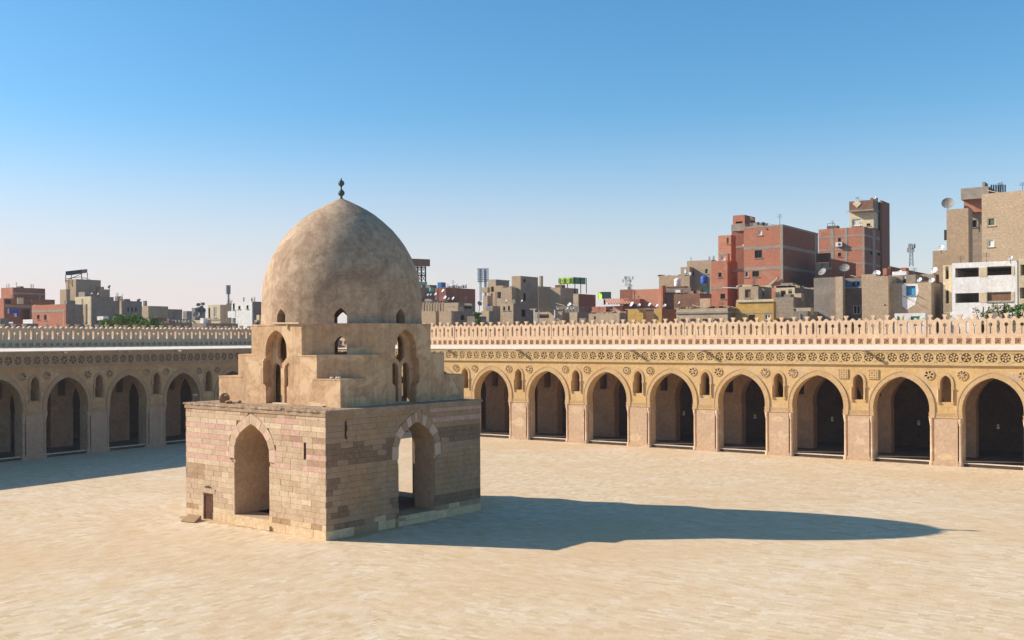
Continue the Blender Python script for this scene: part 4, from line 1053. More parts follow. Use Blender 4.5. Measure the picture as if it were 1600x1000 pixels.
def ladder_mast(name, label, px, ytop, ybot, wpx, Y, cat='mast', top=True, mat='steel'):
    b = at(px, ybot, Y); t = at(px, ytop, Y); w = wpx * Y / F / 2; h = t.z - b.z
    E = empty(name, b, label, cat); m = MB()
    for sx in (-1, 1):
        for sy in (-1, 1): m.bar(b + Vector((sx * w, sy * w, 0)), b + Vector((sx * w * 0.6, sy * w * 0.6, h)), 0.12)
    m.build('legs', M[mat], E); m = MB(); n = max(4, int(h / (w * 2.2)))
    for i in range(n):
        z0, z1 = h * i / n, h * (i + 1) / n; k0, k1 = w * (1 - 0.4 * i / n), w * (1 - 0.4 * (i + 1) / n)
        for (ax, ay, bx, by) in ((-1, -1, 1, -1), (1, -1, 1, 1), (1, 1, -1, 1), (-1, 1, -1, -1)):
            m.bar(b + Vector((ax * k0, ay * k0, z0)), b + Vector((bx * k1, by * k1, z1)), 0.08); m.bar(b + Vector((ax * k1, ay * k1, z1)), b + Vector((bx * k1, by * k1, z1)), 0.07)
    m.build('lattice', M[mat], E)
    if top:
        for i in range(6):
            a = R(60 * i + 20); p = b + Vector((math.cos(a) * w * 1.9, math.sin(a) * w * 1.9, h * (0.72 if i % 2 else 0.9)))
            m = MB(); m.box(p - Vector((0.18, 0.18, h * 0.1)), p + Vector((0.18, 0.18, h * 0.1))); m.bar(p, b + Vector((0, 0, p.z - b.z)), 0.06); m.build('antenna_panel', M['dishgrey'], E)
    return E
ORD = ('first', 'second', 'third', 'fourth', 'fifth', 'sixth', 'seventh', 'eighth')

# ---- left skyline
b = Bld('pale far house at the very left edge of the skyline', 2, 210); b.vol(-30, -12, 6, 468, 210, 'greyr').vol(-30, -14, 3, 484, 190, 'whitew')
b = Bld('dark red brick house with washing on its balcony, leftmost in the skyline', 20, 185)
b.vol(2, 20, 71, 449, 190, 'brick', 'brickd', bands=(('R', 458, 3),)).bars('steel_stub', 5)
b.vol(-4, 6, 86, 466, 184, 'brick', 'brickd', wins=(('R', 8, 17, 468, 475, 'glass'), ('R', 29, 50, 466, 474, 'open'), ('R', 32, 47, 483, 500, 'open')), bands=(('R', 478, 2.5),))
b.box('balcony_screen', 27, 27.5, 37, 465, 475, 183.5, 'cream').box('balcony_screen', 53, 54, 62, 476, 484, 182, 'cream')
for i, (x, y, w, h, mt) in enumerate([(17, 482, 5, 9, 'cloth'), (23, 482, 4, 8, 'cloth'), (28, 482, 4, 12, 'cloth'), (24.5, 489, 4, 6, 'clothw'), (13.5, 482, 2.5, 8, 'clothw')]):
    p0, p1 = at(x - w / 2, y, 181), at(x + w / 2, y, 181); p2, p3 = at(x + w / 2, y + h, 181), at(x - w / 2, y + h, 181)
    k = Vector((0.03, -0.03, 0)); m = MB(); m.add([p0, p1, p2, p3, p0 + k, p1 + k, p2 + k, p3 + k], BOXF); tag(m.build('washing', M[mt]), '%s cloth hung to dry on the dark red brick house' % ('wide blue', 'short blue', 'long blue', 'bunched white', 'narrow white')[i], 'laundry', 'washing on the line')
p0, p1 = at(11, 482, 181.05), at(32, 482, 181.05); tag(MB().bar(p0, p1, 0.03).build('washing_line', M['iron']), 'thin line carrying the washing on the dark red brick house', 'line')
b = Bld('low brick house with a lit left wall and blue-grey right wall', 103, 168)
b.vol(50, 103, 133, 475, 168, 'brick', 'greyr', wins=(('L', 69, 73, 492, 500, 'glass'), ('L', 58, 62, 492, 499, 'glass')), bands=(('L', 485, 4),)).box('corner_post', 130, 134, 137, 475, 507, 167, 'beige').box('corner_post', 99.5, 100, 101, 484, 508, 167.8, 'cream')
b.box('yard_wall', 36, 51, 53, 499, 510, 160, 'whitew').box('yard_wall', 9, 20, 21, 503, 510, 160, 'clothw')
b = Bld('tall sandy house with a dark shed roof on poles on top', 119, 205)
b.vol(103, 119, 158, 436, 205, 'brickb', 'block').vol(94, 104, 110, 452, 203, 'brickb').vol(150, 157, 163, 448, 208, 'brickb', 'block').vol(156, 162, 172, 452, 210, 'brickb', 'block')
O, uL, v, LL, LR, zt, zb = b.vol(103, 119, 158, 436, 205, 'brickb', 'block').last if False else (at(119, 436, 205), None, None, 0, 0, 0, 0)
p = [at(103, 430, 206), at(128, 427, 212), at(137, 426, 222), at(112, 430, 216)]
m = MB(); k = Vector((0, 0, 0.75)); m.add(p + [q + k for q in p], BOXF); m.build('shed_roof', M['darkmetal'], b.E)
m = MB()
for q in p: m.bar(q, (q.x, q.y, at(119, 437, 205).z - 0.5), 0.12)
m.bar(p[0] + Vector((0, 0, -0.7)), p[1] + Vector((0, 0, -0.7)), 0.1); m.bar(p[0] - Vector((0, 0, 1.1)), p[1] + Vector((0, 0, -.1)), 0.1); m.build('shed_frame', M['iron'], b.E)
dish(171, 448, 6, 206, 'grey dish on the right shoulder of the tall sandy house', 0.8, Vector((-0.8, -0.3, 0.5)), 'dishgrey')
b = Bld('broad house with its sunlit left wall coloured bright cream below the tall sandy house', 142, 178)
b.vol(117, 142, 178, 463, 178, 'cream', 'greyr').vol(168, 178, 187, 470, 184, 'greyr', 'greyr')
b.box('drain_pipe', 134, 134.5, 136, 478, 507, 172, 'whitew')
for i, (x, y) in enumerate([(137.5, 459.5), (143, 459), (153.5, 459)]): dish(x, y, 4.2, 180, '%s small white dish from the left on the cream-walled house' % ORD[i], 0.4)
b = Bld('grey flat-roofed house behind the green tree crowns', 200, 215)
b.vol(178, 190, 222, 470, 218, 'beige', 'greyr', wins=(('R', 199, 202, 480, 487, 'glass'), ('R', 205, 208, 480, 487, 'glass'), ('R', 211, 214, 480, 487, 'glass'))).vol(180, 184, 192, 463, 230, 'greyr', 'greyr').bars('steel_stub', 4)
dish(189, 466, 6, 225, 'pale dish on the roof behind the cream-walled house', 0.5, None, 'dishgrey')
b = Bld('dark boxy house with its narrow sunlit left wall coloured pale right of the green trees', 232, 190)
b.vol(222, 232, 263, 478, 190, 'beige', 'block', yb=496, dflt=6).vol(224, 234, 262, 495.5, 192, 'greyr', 'greyr', bands=()).box('tank_block', 224, 227, 230, 470, 478, 192, 'greyr').vol(250, 263, 285, 483, 205, 'greyr', 'greyr')
b = Bld('low terrace with a white pillared railing left of the beige house', 270, 175)
b.vol(255, 262, 300, 507, 176, 'greyr', 'greyr').box('top_rail', 262, 264, 300, 498.5, 500.5, 176, 'conc')
for i in range(6): b.box('baluster', 269 + i * 5, 270.2 + i * 5, 271.5 + i * 5, 500.5, 507, 176, 'cream', dflt=0.3)
b = Bld('blue-grey distant house under the far dark tree', 306, 300); b.vol(286, 292, 300, 486, 330, 'greyr').vol(300, 305, 321, 481, 300, 'greyr', 'greyr', wins=(('R', 309, 312, 485, 490, 'glass'),))
dish(307, 491, 10.5, 172, 'large pale dish on the low wall left of the beige house', 0.8, Vector((0.5, -0.75, 0.5)), 'dishgrey')
b = Bld('sunny beige house with two tall dark windows left of the white house', 344, 185)
b.vol(325, 344, 362, 476, 185, 'cream', 'beige', wins=(('L', 326, 328.5, 481, 496, 'glass'), ('L', 334, 338.5, 480, 496, 'white')), bands=(('L', 500, 3),)).vol(300, 322, 330, 500, 178, 'cream', 'beige')
b.vol(354, 360, 366, 474, 190, 'brown', 'brown').bars('steel_stub', 4)
b = Bld('white house with small square windows beside the dome', 394, 178)
b.vol(362, 394, 408, 471, 178, 'whitew', 'greyr', wins=(('L', 364, 367, 474, 484, 'glass'), ('L', 372.6, 376, 478, 483, 'glass'), ('L', 385.3, 388.6, 477, 482.5, 'glass'), ('L', 363, 368.5, 497, 508, 'open'))).bars('steel_stub', 6)
b.box('balcony_parapet', 356, 368, 369, 486, 496, 176.5, 'whitew').box('annex', 401, 405, 412, 492, 512, 170, 'cream').box('upper_room', 403, 404, 410, 472, 492, 182, 'brickd')
b.vol(398, 402, 406, 500, 165, 'beige', wins=(('L', 399, 401.5, 502, 506, 'glass'),), dflt=3)
m = MB(); p = at(357.3, 474, 260); E_ = empty('antenna_mast', (p.x, p.y, p.z), 'grey pole mast with a thick panel head above the beige house', 'mast')
MB().tube([p, p + Vector((0, 0, 4.2))], 0.25, 8).build('pole', M['steel'], E_)
for k in range(3):
    a = R(120 * k); q = p + Vector((math.cos(a) * 0.35, math.sin(a) * 0.35, 3.4)); m = MB(); m.box(q - Vector((0.2, 0.2, 1.1)), q + Vector((0.2, 0.2, 1.1))); m.build('antenna_panel', M['dishgrey'], E_)

# ---- middle skyline
b = Bld('dark flat-topped house just right of the dome with turquoise roof sheets', 690, 195)
b.vol(640, 655, 697, 449, 196, 'block', 'greyr').vol(680, 697, 743, 449, 192, 'brickd', 'brickd', rot=0).vol(640, 652, 743, 470, 184, 'brickd', 'greyr')
b.box('turquoise_sheet', 640, 656, 668, 440, 444, 195, 'turq').box('roof_room', 684, 690, 697, 441, 450, 200, 'blue').box('roof_room', 660, 672, 683, 445, 452, 200, 'greyr').box('turquoise_sheet', 671, 673, 678, 449, 455, 190, 'turq')
for i in range(9): b.box('roof_clutter', 698 + i * 3.6, 699.5 + i * 3.6, 701 + i * 3.6, 444 + (i * 7) % 4, 450, 193, ('whitew', 'brick', 'whitew', 'conc')[i % 4], dflt=0.4)
for i, (x, y, d, Y) in enumerate([(668.5, 460.5, 4, 182), (673, 460.5, 4, 182), (680.5, 459.5, 5, 182), (692, 454, 6, 182), (695, 464.5, 6.5, 180), (701, 467, 4.5, 180), (708, 466, 5.5, 180)]):
    dish(x, y, d, Y, '%s white dish from the left on the dark house beside the dome' % ORD[i], 0.6)
p0 = at(652, 417, 240); E_ = empty('billboard', p0, 'dark billboard on a steel truss rising beside the dome', 'billboard')
a_, b_, c_, d_ = at(640, 404, 236), at(666.5, 405, 240), at(666.5, 416, 240), at(640, 416, 236)
k = Vector((0.5, 0.8, 0)); m = MB(); m.add([d_, c_, c_ + k, d_ + k, a_, b_, b_ + k, a_ + k], BOXF); m.build('panel', M['brown'], E_)
m = MB()
for x in (646, 653, 659, 665.5):
    m.bar(at(x, 416, 240), at(x, 452, 240), 0.22); m.bar(at(x, 416, 243), at(x, 452, 243), 0.22)
for y0, y1 in ((418, 424), (424, 430), (430, 440)):
    for xa, xb in ((646, 653), (653, 659), (659, 665.5)): m.bar(at(xa, y0, 240), at(xb, y1, 240), 0.14); m.bar(at(xb, y0, 240), at(xa, y1, 240), 0.14)
for y in (417.5, 430.5): m.bar(at(646, y, 240), at(666, y, 240), 0.25)
m.build('truss', M['darkmetal'], E_)
b = Bld('sandy brick house with a slatted terrace just behind the battlements right of the dome', 708, 165)
b.vol(652, 681, 686, 486, 166, 'brickb', 'brickb').vol(687, 708, 741, 486, 164, 'brickb', 'greyr', wins=(('R', 720, 726, 492, 500, 'open'),)).vol(650, 716, 742, 472, 172, 'brickb', 'greyr', wins=(('R', 726, 738, 474, 482, 'open'),))
for i in range(9): b.box('terrace_slat', 658 + i * 4.2, 659.2 + i * 4.2, 660.4 + i * 4.2, 472, 486, 165 - 0.1 * i, ('cream', 'brickp', 'cream')[i % 3], dflt=0.15)
b.box('terrace_roof', 656, 700, 716, 470, 472, 166, 'darkmetal')
# stadium floodlights
Yf = 420; p0 = at(755, 470, Yf); E_ = empty('floodlight_tower', p0, 'stadium floodlight tower with a grid of lamps on two poles', 'floodlight')
m = MB(); m.bar(at(751, 470, Yf), at(751, 420, Yf), 0.7); m.bar(at(759, 470, Yf), at(759, 420, Yf), 0.7); m.build('poles', M['steel'], E_)
m = MB()
for r_ in range(7): m.bar(at(746, 420 + r_ * 3.2, Yf), at(764, 420 + r_ * 3.2, Yf), 0.25)
m.build('cross_bars', M['steel'], E_)
for r_ in range(7):
    for c_ in range(6):
        q = at(747.5 + c_ * 3.0, 420 + r_ * 3.2, Yf - 0.5); m = MB(); m.tube([q, q + Vector((0.5, -0.5, -0.15))], [0.22, 0.33], 8); m.build('lamp', M['lampface'], E_)
b = Bld('unfinished concrete house with balconies right of the floodlight tower', 775, 215)
b.vol(762, 775, 796, 438, 215, 'beige', 'greyr', wins=(('L', 767.5, 772, 448, 456, 'open'), ('L', 767.5, 770, 458, 470, 'open'), ('R', 778, 782, 455, 466, 'open'))).box('flat_roof', 761, 775.5, 797, 436.5, 438, 215, 'conc')
b.box('balcony', 752, 762, 766, 449, 457, 213, 'beige').box('balcony', 775, 786, 790, 446, 455, 212, 'beige').vol(755, 762, 770, 462, 213, 'beige').vol(776, 790, 796, 452, 211, 'beige', wins=(('L', 777, 783, 456, 466, 'open'),))
b = Bld('tall plain sandy tower house in the middle of the skyline', 814, 190)
b.vol(800, 814, 841, 431, 190, 'brickb', 'block', wins=(('L', 804.5, 806.5, 456, 461, 'glass'), ('R', 818, 822, 436, 441, 'glass'), ('R', 818, 822, 458, 470, 'glass')), bands=(('R', 452, 1.5),)).vol(784, 800, 812, 449, 189, 'brickb').rubble(10, .3)
b.box('chimney', 843, 846, 849, 431, 448, 196, 'beige').vol(836, 841.5, 862, 447, 200, 'block', 'block')
b = Bld('small sandy house with two square windows before the plain tower house', 802, 168)
b.vol(782, 802, 832, 474, 168, 'beige', 'greyr', wins=(('L', 786.5, 789.5, 479, 485, 'glass'), ('L', 794, 797, 478, 485, 'glass'), ('R', 815, 822, 484, 495, 'open')))
for i, (x, y) in enumerate([(790.5, 470), (815.5, 470)]): dish(x, y, 4, 168, '%s dish on the small sandy house with two square windows' % ('left', 'right')[i], 0.4)
tank(763, 483, 6, 8, 185, 'blue tank on the roofs left of the small sandy house', 'bluetank')
dish(750, 474, 8, 180, 'side-on beige dish left of the blue tank', 1.2, Vector((0.8, -0.4, 0.4)), 'dishgrey')
b = Bld('low pinkish wall house under the blue tank', 775, 162); b.vol(752, 764, 782, 486, 165, 'beige', 'greyr').vol(760, 770, 782, 478, 172, 'greyr', 'greyr')
b = Bld('low open pavilion with white posts and dark roof left of the green sign', 850, 160)
b.vol(836, 868, 872, 487, 164, 'beige', 'greyr', wins=(('L', 840, 858, 491, 497, 'open'),)).box('flat_roof', 828, 838, 880, 482, 484, 160, 'conc')
for x in (834, 841, 866): b.box('post', x, x + 1, x + 2, 484, 506, 160, 'whitew', dflt=0.3)
b = Bld('sandy house carrying the yellow-green sign', 876, 190)
b.vol(860, 876, 904, 449, 190, 'brickb', 'block').vol(896, 904, 931, 459, 186, 'beige', 'brickd').vol(870, 905, 926, 478, 172, 'greyr', 'greyr')
E_ = empty('roof_sign', at(885, 449, 196), 'yellow-green lettered sign board on the sandy house roof', 'sign')
Ys = 196; a_, b_ = at(873, 434, Ys), at(896, 433, Ys - 2); c_ = at(914, 434, Ys + 5)
def plate(name, p, q, h, mat, t=Vector((0.1, 0.15, 0)), par=None):
    z = Vector((0, 0, -h)); m = MB(); m.add([p + z, q + z, q + z + t, p + z + t, p, q, q + t, p + t], BOXF); return m.build(name, mat, par)
plate('board', a_, b_, 1.25, M['lime'], par=E_); plate('board', b_ + Vector((0.05, 0.05, 0)), c_, 1.25, M['green'], par=E_)  # lit left board lime, shaded right board green: light painted in
for i in range(5):   # the looping letters of the sign
    q = a_.lerp(b_, 0.1 + i * 0.19) + Vector((0.02, -0.12, -0.6)); m = MB(); d = (b_ - a_).normalized()
    for j in range(10):
        t0, t1 = R(36 * j), R(36 * (j + 1)); m.bar(q + d * 0.22 * math.cos(t0) + Vector((0, 0, 0.42 * math.sin(t0))), q + d * 0.22 * math.cos(t1) + Vector((0, 0, 0.42 * math.sin(t1))), 0.1)
    m.build('letter', M['limetext'] if i % 2 else M['green'], E_)
for i in range(4):
    q = b_.lerp(c_, 0.2 + i * 0.22) + Vector((0.05, -0.15, -0.5)); m = MB(); m.bar(q, q + Vector((0, 0, 0.45)), 0.12); m.bar(q - Vector((0.25, 0, 0.2)), q + Vector((0.25, 0, -0.2)), 0.12); m.build('letter', M['limetext'], E_)
m = MB()
for q in (a_, a_.lerp(b_, 0.5), b_, b_.lerp(c_, 0.5), c_): m.bar(q + Vector((0.2, 0.3, 0)), q + Vector((0.2, 0.3, -3.0)), 0.12)
m.build('frame', M['darkmetal'], E_)
for i, (x, y, d) in enumerate([(871, 484, 4), (889.5, 475.5, 7), (886.5, 482, 4), (891.5, 482.5, 4), (896, 482, 4)]): dish(x, y, d, 168, '%s white dish from the left on the low roofs under the yellow-green sign' % ORD[i], 0.5)
b = Bld('low cluttered house under the yellow-green sign', 880, 162); b.vol(862, 878, 900, 488, 163, 'beige', 'greyr', wins=(('L', 866, 870, 494, 499, 'glass'),)).vol(890, 902, 921, 488, 160, 'beige', 'greyr')
E_ = empty('roof_sign', at(940, 467, 200), 'small green box sign with its sunlit left face coloured pale green', 'sign')
a_, b_, c_ = at(934, 456.5, 201), at(941, 456, 199), at(954, 456, 203); plate('board', a_, b_, 1.3, M['lime'], par=E_); plate('board', b_ + Vector((0.04, 0.04, 0)), c_, 1.3, M['green'], par=E_)  # pale and dark green paint the lit and shaded faces of one box
MB().bar(at(945, 466, 200.5), at(945, 476, 200.5), 0.3).build('post', M['iron'], E_)
b = Bld('red brick house with a sloping stair wall and slatted lean-to roof', 988, 175)
b.vol(969, 988, 1036, 452, 176, 'brickd', 'brickd', yb=480).vol(988, 1036, 1041, 451, 170, 'brickp', 'brick', dflt=2).box('brick_post', 1033, 1036, 1041, 446, 480, 169, 'brick')
b.vol(944, 972, 985, 478, 168, 'brickp', 'brickd', wins=(('L', 947, 958, 478.5, 487, 'open'), ('L', 968.5, 971, 478, 486, 'open'))).vol(975, 1000, 1034, 467, 171, 'brickd', 'brickd').vol(925, 944, 948, 479, 170, 'brick', 'brickd')
for i in range(9): q0, q1 = at(946 + i * 4.3, 467, 176), at(952 + i * 4.3, 475, 168); MB().bar(q0, q1, 0.28, 0.12).build('roof_slat', M['brickp'], b.E)
b = Bld('yellow house whose flat roof carries five white dishes', 1020, 158)
b.vol(981, 1005, 1006, 483, 158, 'yellow', 'yellow', dflt=1.0).vol(1003, 1024, 1035, 486, 162, 'brown', 'brown').vol(1022, 1034, 1057, 482, 157, 'yellow', 'brown').box('flat_roof', 977, 1034, 1036, 481.5, 483, 157.5, 'conc', dflt=4)  # brown colour puts shade into the recess and the right side
for i, (x, y, d) in enumerate([(987, 475, 8.5), (998.5, 476.5, 6), (1015, 475.5, 6.5), (1026.5, 477.5, 6), (1038.5, 477, 5.5)]): dish(x, y, d, 158.5, '%s white dish from the left in the row on the yellow house' % ORD[i], 0.5)
b = Bld('low broken sandy wall house left of the yellow house', 970, 152); b.vol(920, 968, 980, 489, 152, 'beige', 'greyr', wins=(('L', 928, 931, 494, 499, 'open'),)).rubble(14, 0.35, 'beige')
ladder_mast('lattice_tower', 'distant grey lattice tower behind the red brick stair house', 981.5, 432, 456, 8, 420, 'tower', True)
# ---- right skyline
b = Bld('stepped sandy house left of the tall red brick house', 1112, 180)
b.vol(1030, 1064, 1068, 430, 186, 'brickb', 'beige').rubble(8, .3).vol(1064, 1078, 1090, 417, 184, 'brickb', 'beige', wins=(('L', 1071, 1075, 421, 429, 'white'), )).vol(1074, 1113, 1120, 406, 183, 'brickb', 'beige', wins=(('L', 1080, 1085, 423, 431, 'glass'), ('L', 1102, 1107, 420, 428, 'shut'), ('L', 1097, 1106, 447, 457, 'turq'))).bars('steel_stub', 6)
b.box('air_conditioner', 1077, 1080, 1081, 425, 430, 181, 'white').box('air_conditioner', 1069.5, 1073, 1074, 421, 427, 182, 'white')
tank(1059, 447, 10, 12.5, 172, 'white water tank on the brown roofs left of the tall red brick house', 'white')
tank(1101, 443, 11, 13, 178, 'blue water tank on the stepped sandy house', 'bluetank')
b = Bld('dark brown low roofs below the white water tank', 1090, 165); b.vol(1040, 1094, 1096, 458, 166, 'brown', 'greyr', yb=480).rubble(20, .4).vol(1094, 1110, 1114, 466, 162, 'beige', 'beige').vol(1040, 1080, 1090, 449, 170, 'greyr', 'greyr')
b.box('canopy', 1042, 1070, 1076, 447, 449, 168, 'brown')
b = Bld('tall red brick house with concrete floor bands and a stair head on its roof', 1224, 150)
b.vol(1163, 1224, 1279, 350.5, 150, 'brick', 'brickd', bands=(('B', 385, 5), ('B', 418, 5), ('B', 352, 3)), cols=(('L', 1222, 4), ('R', 1276, 5)), wins=(('L', 1184.5, 1191.5, 359.5, 367.5, 'curtain'), ('L', 1180, 1191.5, 391, 403, 'glass'), ('L', 1164.5, 1169.5, 424, 433, 'white'), ('L', 1176, 1186.5, 423.5, 432.5, 'glass'), ('L', 1198.5, 1202, 356.5, 359.5, 'open')), dflt=9)
b.vol(1123, 1143, 1146, 367, 160, 'brickp', 'brick', wins=(('L', 1136, 1141, 371, 381, 'shut'), ('L', 1127, 1134, 400, 407, 'curtain')), bands=(('L', 396, 3),), dflt=2)
b.vol(1144, 1166, 1170, 360, 163, 'brickd', 'brickd', bands=(('L', 385, 3),), dflt=5).vol(1146, 1164.5, 1181, 335.5, 158.5, 'brick', 'brickd', yb=350, wins=(('L', 1150.5, 1161.5, 346, 349, 'open'), ('R', 1173, 1180, 338, 348, 'open'))).box('concrete_beam', 1143.5, 1165, 1181, 349.5, 360, 157.5, 'conc').box('stair_slab', 1144, 1174, 1176, 419, 424, 156, 'conc').box('concrete_column', 1169.5, 1174, 1175, 424, 446, 155.5, 'conc', dflt=0.5)
b.vol(1112, 1137, 1153, 407, 156, 'brick', 'brickd', wins=(('L', 1123, 1128, 426, 433, 'glass'), ('L', 1126, 1133.5, 459, 467, 'glass')), bands=(('L', 450, 2.5),)).box('wall_pier', 1137, 1138, 1141, 396, 410, 156, 'brick')
O_ = at(1137, 449.5, 145); MB().bar(at(1129, 449, 155), at(1153, 450, 154), 0.5, 0.12).build('awning', M['whitew'], b.E)
MB().bar(at(1162, 383, 154.5), at(1181, 381, 152.8), 0.4, 0.1).build('awning', M['whitew'], b.E)
MB().bar(at(1203, 446, 151), at(1216, 434, 150), 0.3, 0.3).build('stair_flight', M['conc'], b.E)
for i in range(4): b.box('roof_clutter', 1184 + i * 4, 1186 + i * 4, 1187.5 + i * 4, 347 + i % 2, 351, 152, ('darkmetal', 'whitew')[i % 2], dflt=0.4)
b = Bld('low plain beige house with a moulded cornice before the tall red brick house', 1137, 136)
b.vol(1057, 1137, 1150, 481, 136, 'beige', 'greyr', wins=tuple(('L', x, x + 9, 498, 508, 'brick') for x in (1064, 1079, 1098, 1116))).rubble(30, .3).box('cornice', 1056, 1138, 1150, 486, 489, 135.8, 'conc', dflt=8)
dish(1061, 473, 4.5, 138, 'small pale dish above the left end of the plain beige house', 0.9)
b = Bld('yellow house with a ruined top storey before the tall red brick house', 1210, 134)
b.vol(1150, 1209, 1211, 471, 134, 'yellow', 'yellow', dflt=1.0, wins=(('L', 1195, 1204, 491, 500, 'white'), ('L', 1170, 1180, 492, 503, 'open')), bands=(('L', 489, 2),)).vol(1155, 1185, 1206, 447, 137, 'beige', 'greyr', yb=472, wins=(('L', 1164, 1174, 452, 466, 'brick'), ('R', 1191, 1195, 450, 464, 'open'))).rubble(14, .3, 'cream').box('broken_cornice', 1151, 1209.5, 1211, 467, 471, 133.8, 'cream', dflt=5)
b = Bld('ruined grey-brown house with a broken cream room on top', 1278, 134)
b.vol(1210, 1240, 1280, 464, 135, 'block', 'greyr').vol(1212, 1242, 1278, 449, 138, 'cream', 'greyr', wins=(('L', 1220, 1228, 454, 463, 'open'), ('L', 1232, 1240, 452, 461, 'open'))).rubble(26, .4, 'beige')
b = Bld('red brick house with a cream stair tower marked by a diamond', 1352, 178)
b.vol(1280, 1352, 1390, 354, 178, 'brick', 'brickd', bands=(('B', 367, 3), ('B', 388, 3), ('B', 411, 3)), cols=(('L', 1301, 5), ('L', 1323, 4), ('L', 1350, 3), ('R', 1366, 4)), wins=(('L', 1310, 1315, 372, 378, 'glass'), ('L', 1310, 1315, 395, 401, 'glass'), ('R', 1372, 1375, 370, 375, 'shut'), ('R', 1360, 1364, 392, 399, 'glass'), ('R', 1372, 1376, 393, 400, 'glass')))
b.vol(1329, 1366, 1390, 326, 184, 'cream', 'cream', yb=356, wins=(('L', 1332, 1347, 342, 353, 'curtain'), ('L', 1355, 1361, 349, 353, 'glass'))).vol(1328, 1365.5, 1389, 312, 183.5, 'brown', 'greyr', yb=328).box('ledge', 1327, 1366, 1390, 326, 328.5, 183, 'conc').vol(1376, 1379, 1391, 313, 186, 'brickd', 'brickd')
q = at(1340, 318, 182.4); m = MB(); n_ = Vector((-1, 0, 0)) * 0.75; zz = Vector((0, 0, 0.75)); th = Vector((0, 0.08, 0)); C4 = on_y(1340, 318, at(1365.5, 312, 183.5).y - 0.1); m.add([C4 + n_, C4 - zz, C4 - n_, C4 + zz, C4 + n_ + th, C4 - zz + th, C4 - n_ + th, C4 + zz + th], BOXF); m.build('diamond_panel', M['cream'], b.E)
C4 = on_y(1312, 382, at(1352, 354, 178).y - 0.35); m = MB(); m.box(C4 - Vector((0.5, 0.3, 0.35)), C4 + Vector((0.5, 0.3, 0.35))); ac = m.build('air_conditioner', M['white'], b.E)
MB().tube([C4 + Vector((0.1, -0.33, 0)), C4 + Vector((0.1, -0.31, 0))], 0.24, 12).build('fan_grille', M['iron'], ac)
m = MB(); p0, p1 = at(1294, 354, 182), at(1305, 354, 182); u_ = Vector((0, 0, 0.5)); m.bar(p0, p0 + u_, 0.06); m.bar(p1, p1 + u_, 0.06); m.bar(p0 + u_, p1 + u_, 0.06); m.build('roof_rail', M['iron'], b.E)
dish(1368, 309, 4.5, 186, 'pale dish on top of the cream stair tower', 0.4)
b = Bld('dark brown roof hut between the two red brick houses', 1330, 150); b.vol(1296, 1299, 1338, 404, 152, 'brickd', 'brickd').vol(1276, 1296, 1300, 410, 156, 'cream', 'beige').vol(1276, 1299, 1324, 421, 149, 'brown', 'brown').box('tin_roof', 1276, 1297, 1299, 395, 409, 157, 'brown')
dish(1285, 424.5, 13, 146, 'larger grey dish at the foot of the tall red brick house', 1.0, Vector((-0.3, -0.8, 0.55)), 'dishgrey'); dish(1320, 418, 15, 147, 'big dark grey dish before the brown roof hut', 1.2, Vector((0.2, -0.8, 0.6)), 'dishgrey')
b = Bld('grey-brown flats with blue shutters behind the battlements', 1316, 128)
b.vol(1272, 1308, 1322, 433, 130, 'greyr', 'greyr').vol(1306, 1317, 1321, 432, 129, 'beige', 'greyr').vol(1318, 1349, 1352, 434, 131, 'greyr', 'greyr', wins=(('L', 1322, 1330, 439.5, 448, 'blue'), ('L', 1331, 1347, 439.5, 448, 'bluef'), ('L', 1333, 1346, 477, 491, 'white')))
b.box('balcony_slab', 1320, 1349, 1350, 448, 450, 130, 'conc')
b = Bld('sandy house with one bright blue shutter and whitewash round it', 1455, 124)
b.vol(1388, 1455, 1471, 441, 124, 'beige', 'greyr', wins=(('L', 1417, 1430.5, 447, 462, 'blue'), ('L', 1381 + 2, 1384, 475, 477, 'open')), dflt=5).vol(1347, 1388.5, 1391, 431, 126, 'brickb', 'beige', wins=(('L', 1382, 1384, 475, 478, 'open'),)).vol(1388, 1431, 1433, 429, 128, 'block', 'greyr', yb=444, wins=(('L', 1389, 1396, 433, 440, 'glass'), ('L', 1411, 1416, 430, 442, 'open')))
y_ = at(1455, 441, 124).y; q0, q1 = on_y(1410, 444.5, y_), on_y(1436, 477, y_)
m = MB(); m.panel([(q0.x, q1.z), (q0.x + 0.5, q1.z - 0.5), (q1.x - 0.4, q1.z + 0.1), (q1.x, q0.z - 0.8), (q1.x - 0.1, q0.z), (q0.x, q0.z)], [[(p.x, p.z) for p in (on_y(1416, 463, y_), on_y(1431.5, 463, y_), on_y(1431.5, 446.5, y_), on_y(1416, 446.5, y_))]], lambda u, d, z: Vector((u, y_ + d, z)), -0.02, -0.004); m.build('whitewash_patch', M['whitew'], b.E)
for (xa, ya, xb, yb_) in ((1411, 462, 1421, 469), (1433, 461, 1441, 465)): p0 = on_y(xa, ya, y_); MB().bar(p0, p0 + Vector((0.9, -0.9, -0.5)), 0.05).build('bracket', M['iron'], b.E)
b = Bld('long dark flat roof with red brick stubs behind the blue-shuttered house', 1468, 138); b.vol(1388, 1392, 1468, 416, 140, 'brown', 'brown').box('brick_stub', 1380, 1386, 1392, 419, 430, 134, 'brick').box('brick_stub', 1408, 1416, 1421, 418, 428, 133, 'brick').vol(1432, 1462, 1468, 428, 132, 'beige', 'brown')
for i, (x, y, d, Y) in enumerate([(1370, 427, 12, 130), (1406, 425, 7, 130), (1437, 437, 8, 125), (1456, 438, 9, 125), (1460, 422, 11, 128)]): dish(x, y, d, Y, '%s dish from the left on the roofs beside the blue shutter' % ORD[i], 0.6)
ladder_mast('antenna_tower', 'slim lattice phone mast right of the brick stair tower', 1424.5, 381, 416, 5, 260, 'mast', True)
b = Bld('huge sandy brick block with a dark vertical recess and a concrete roof hut', 1535, 150)
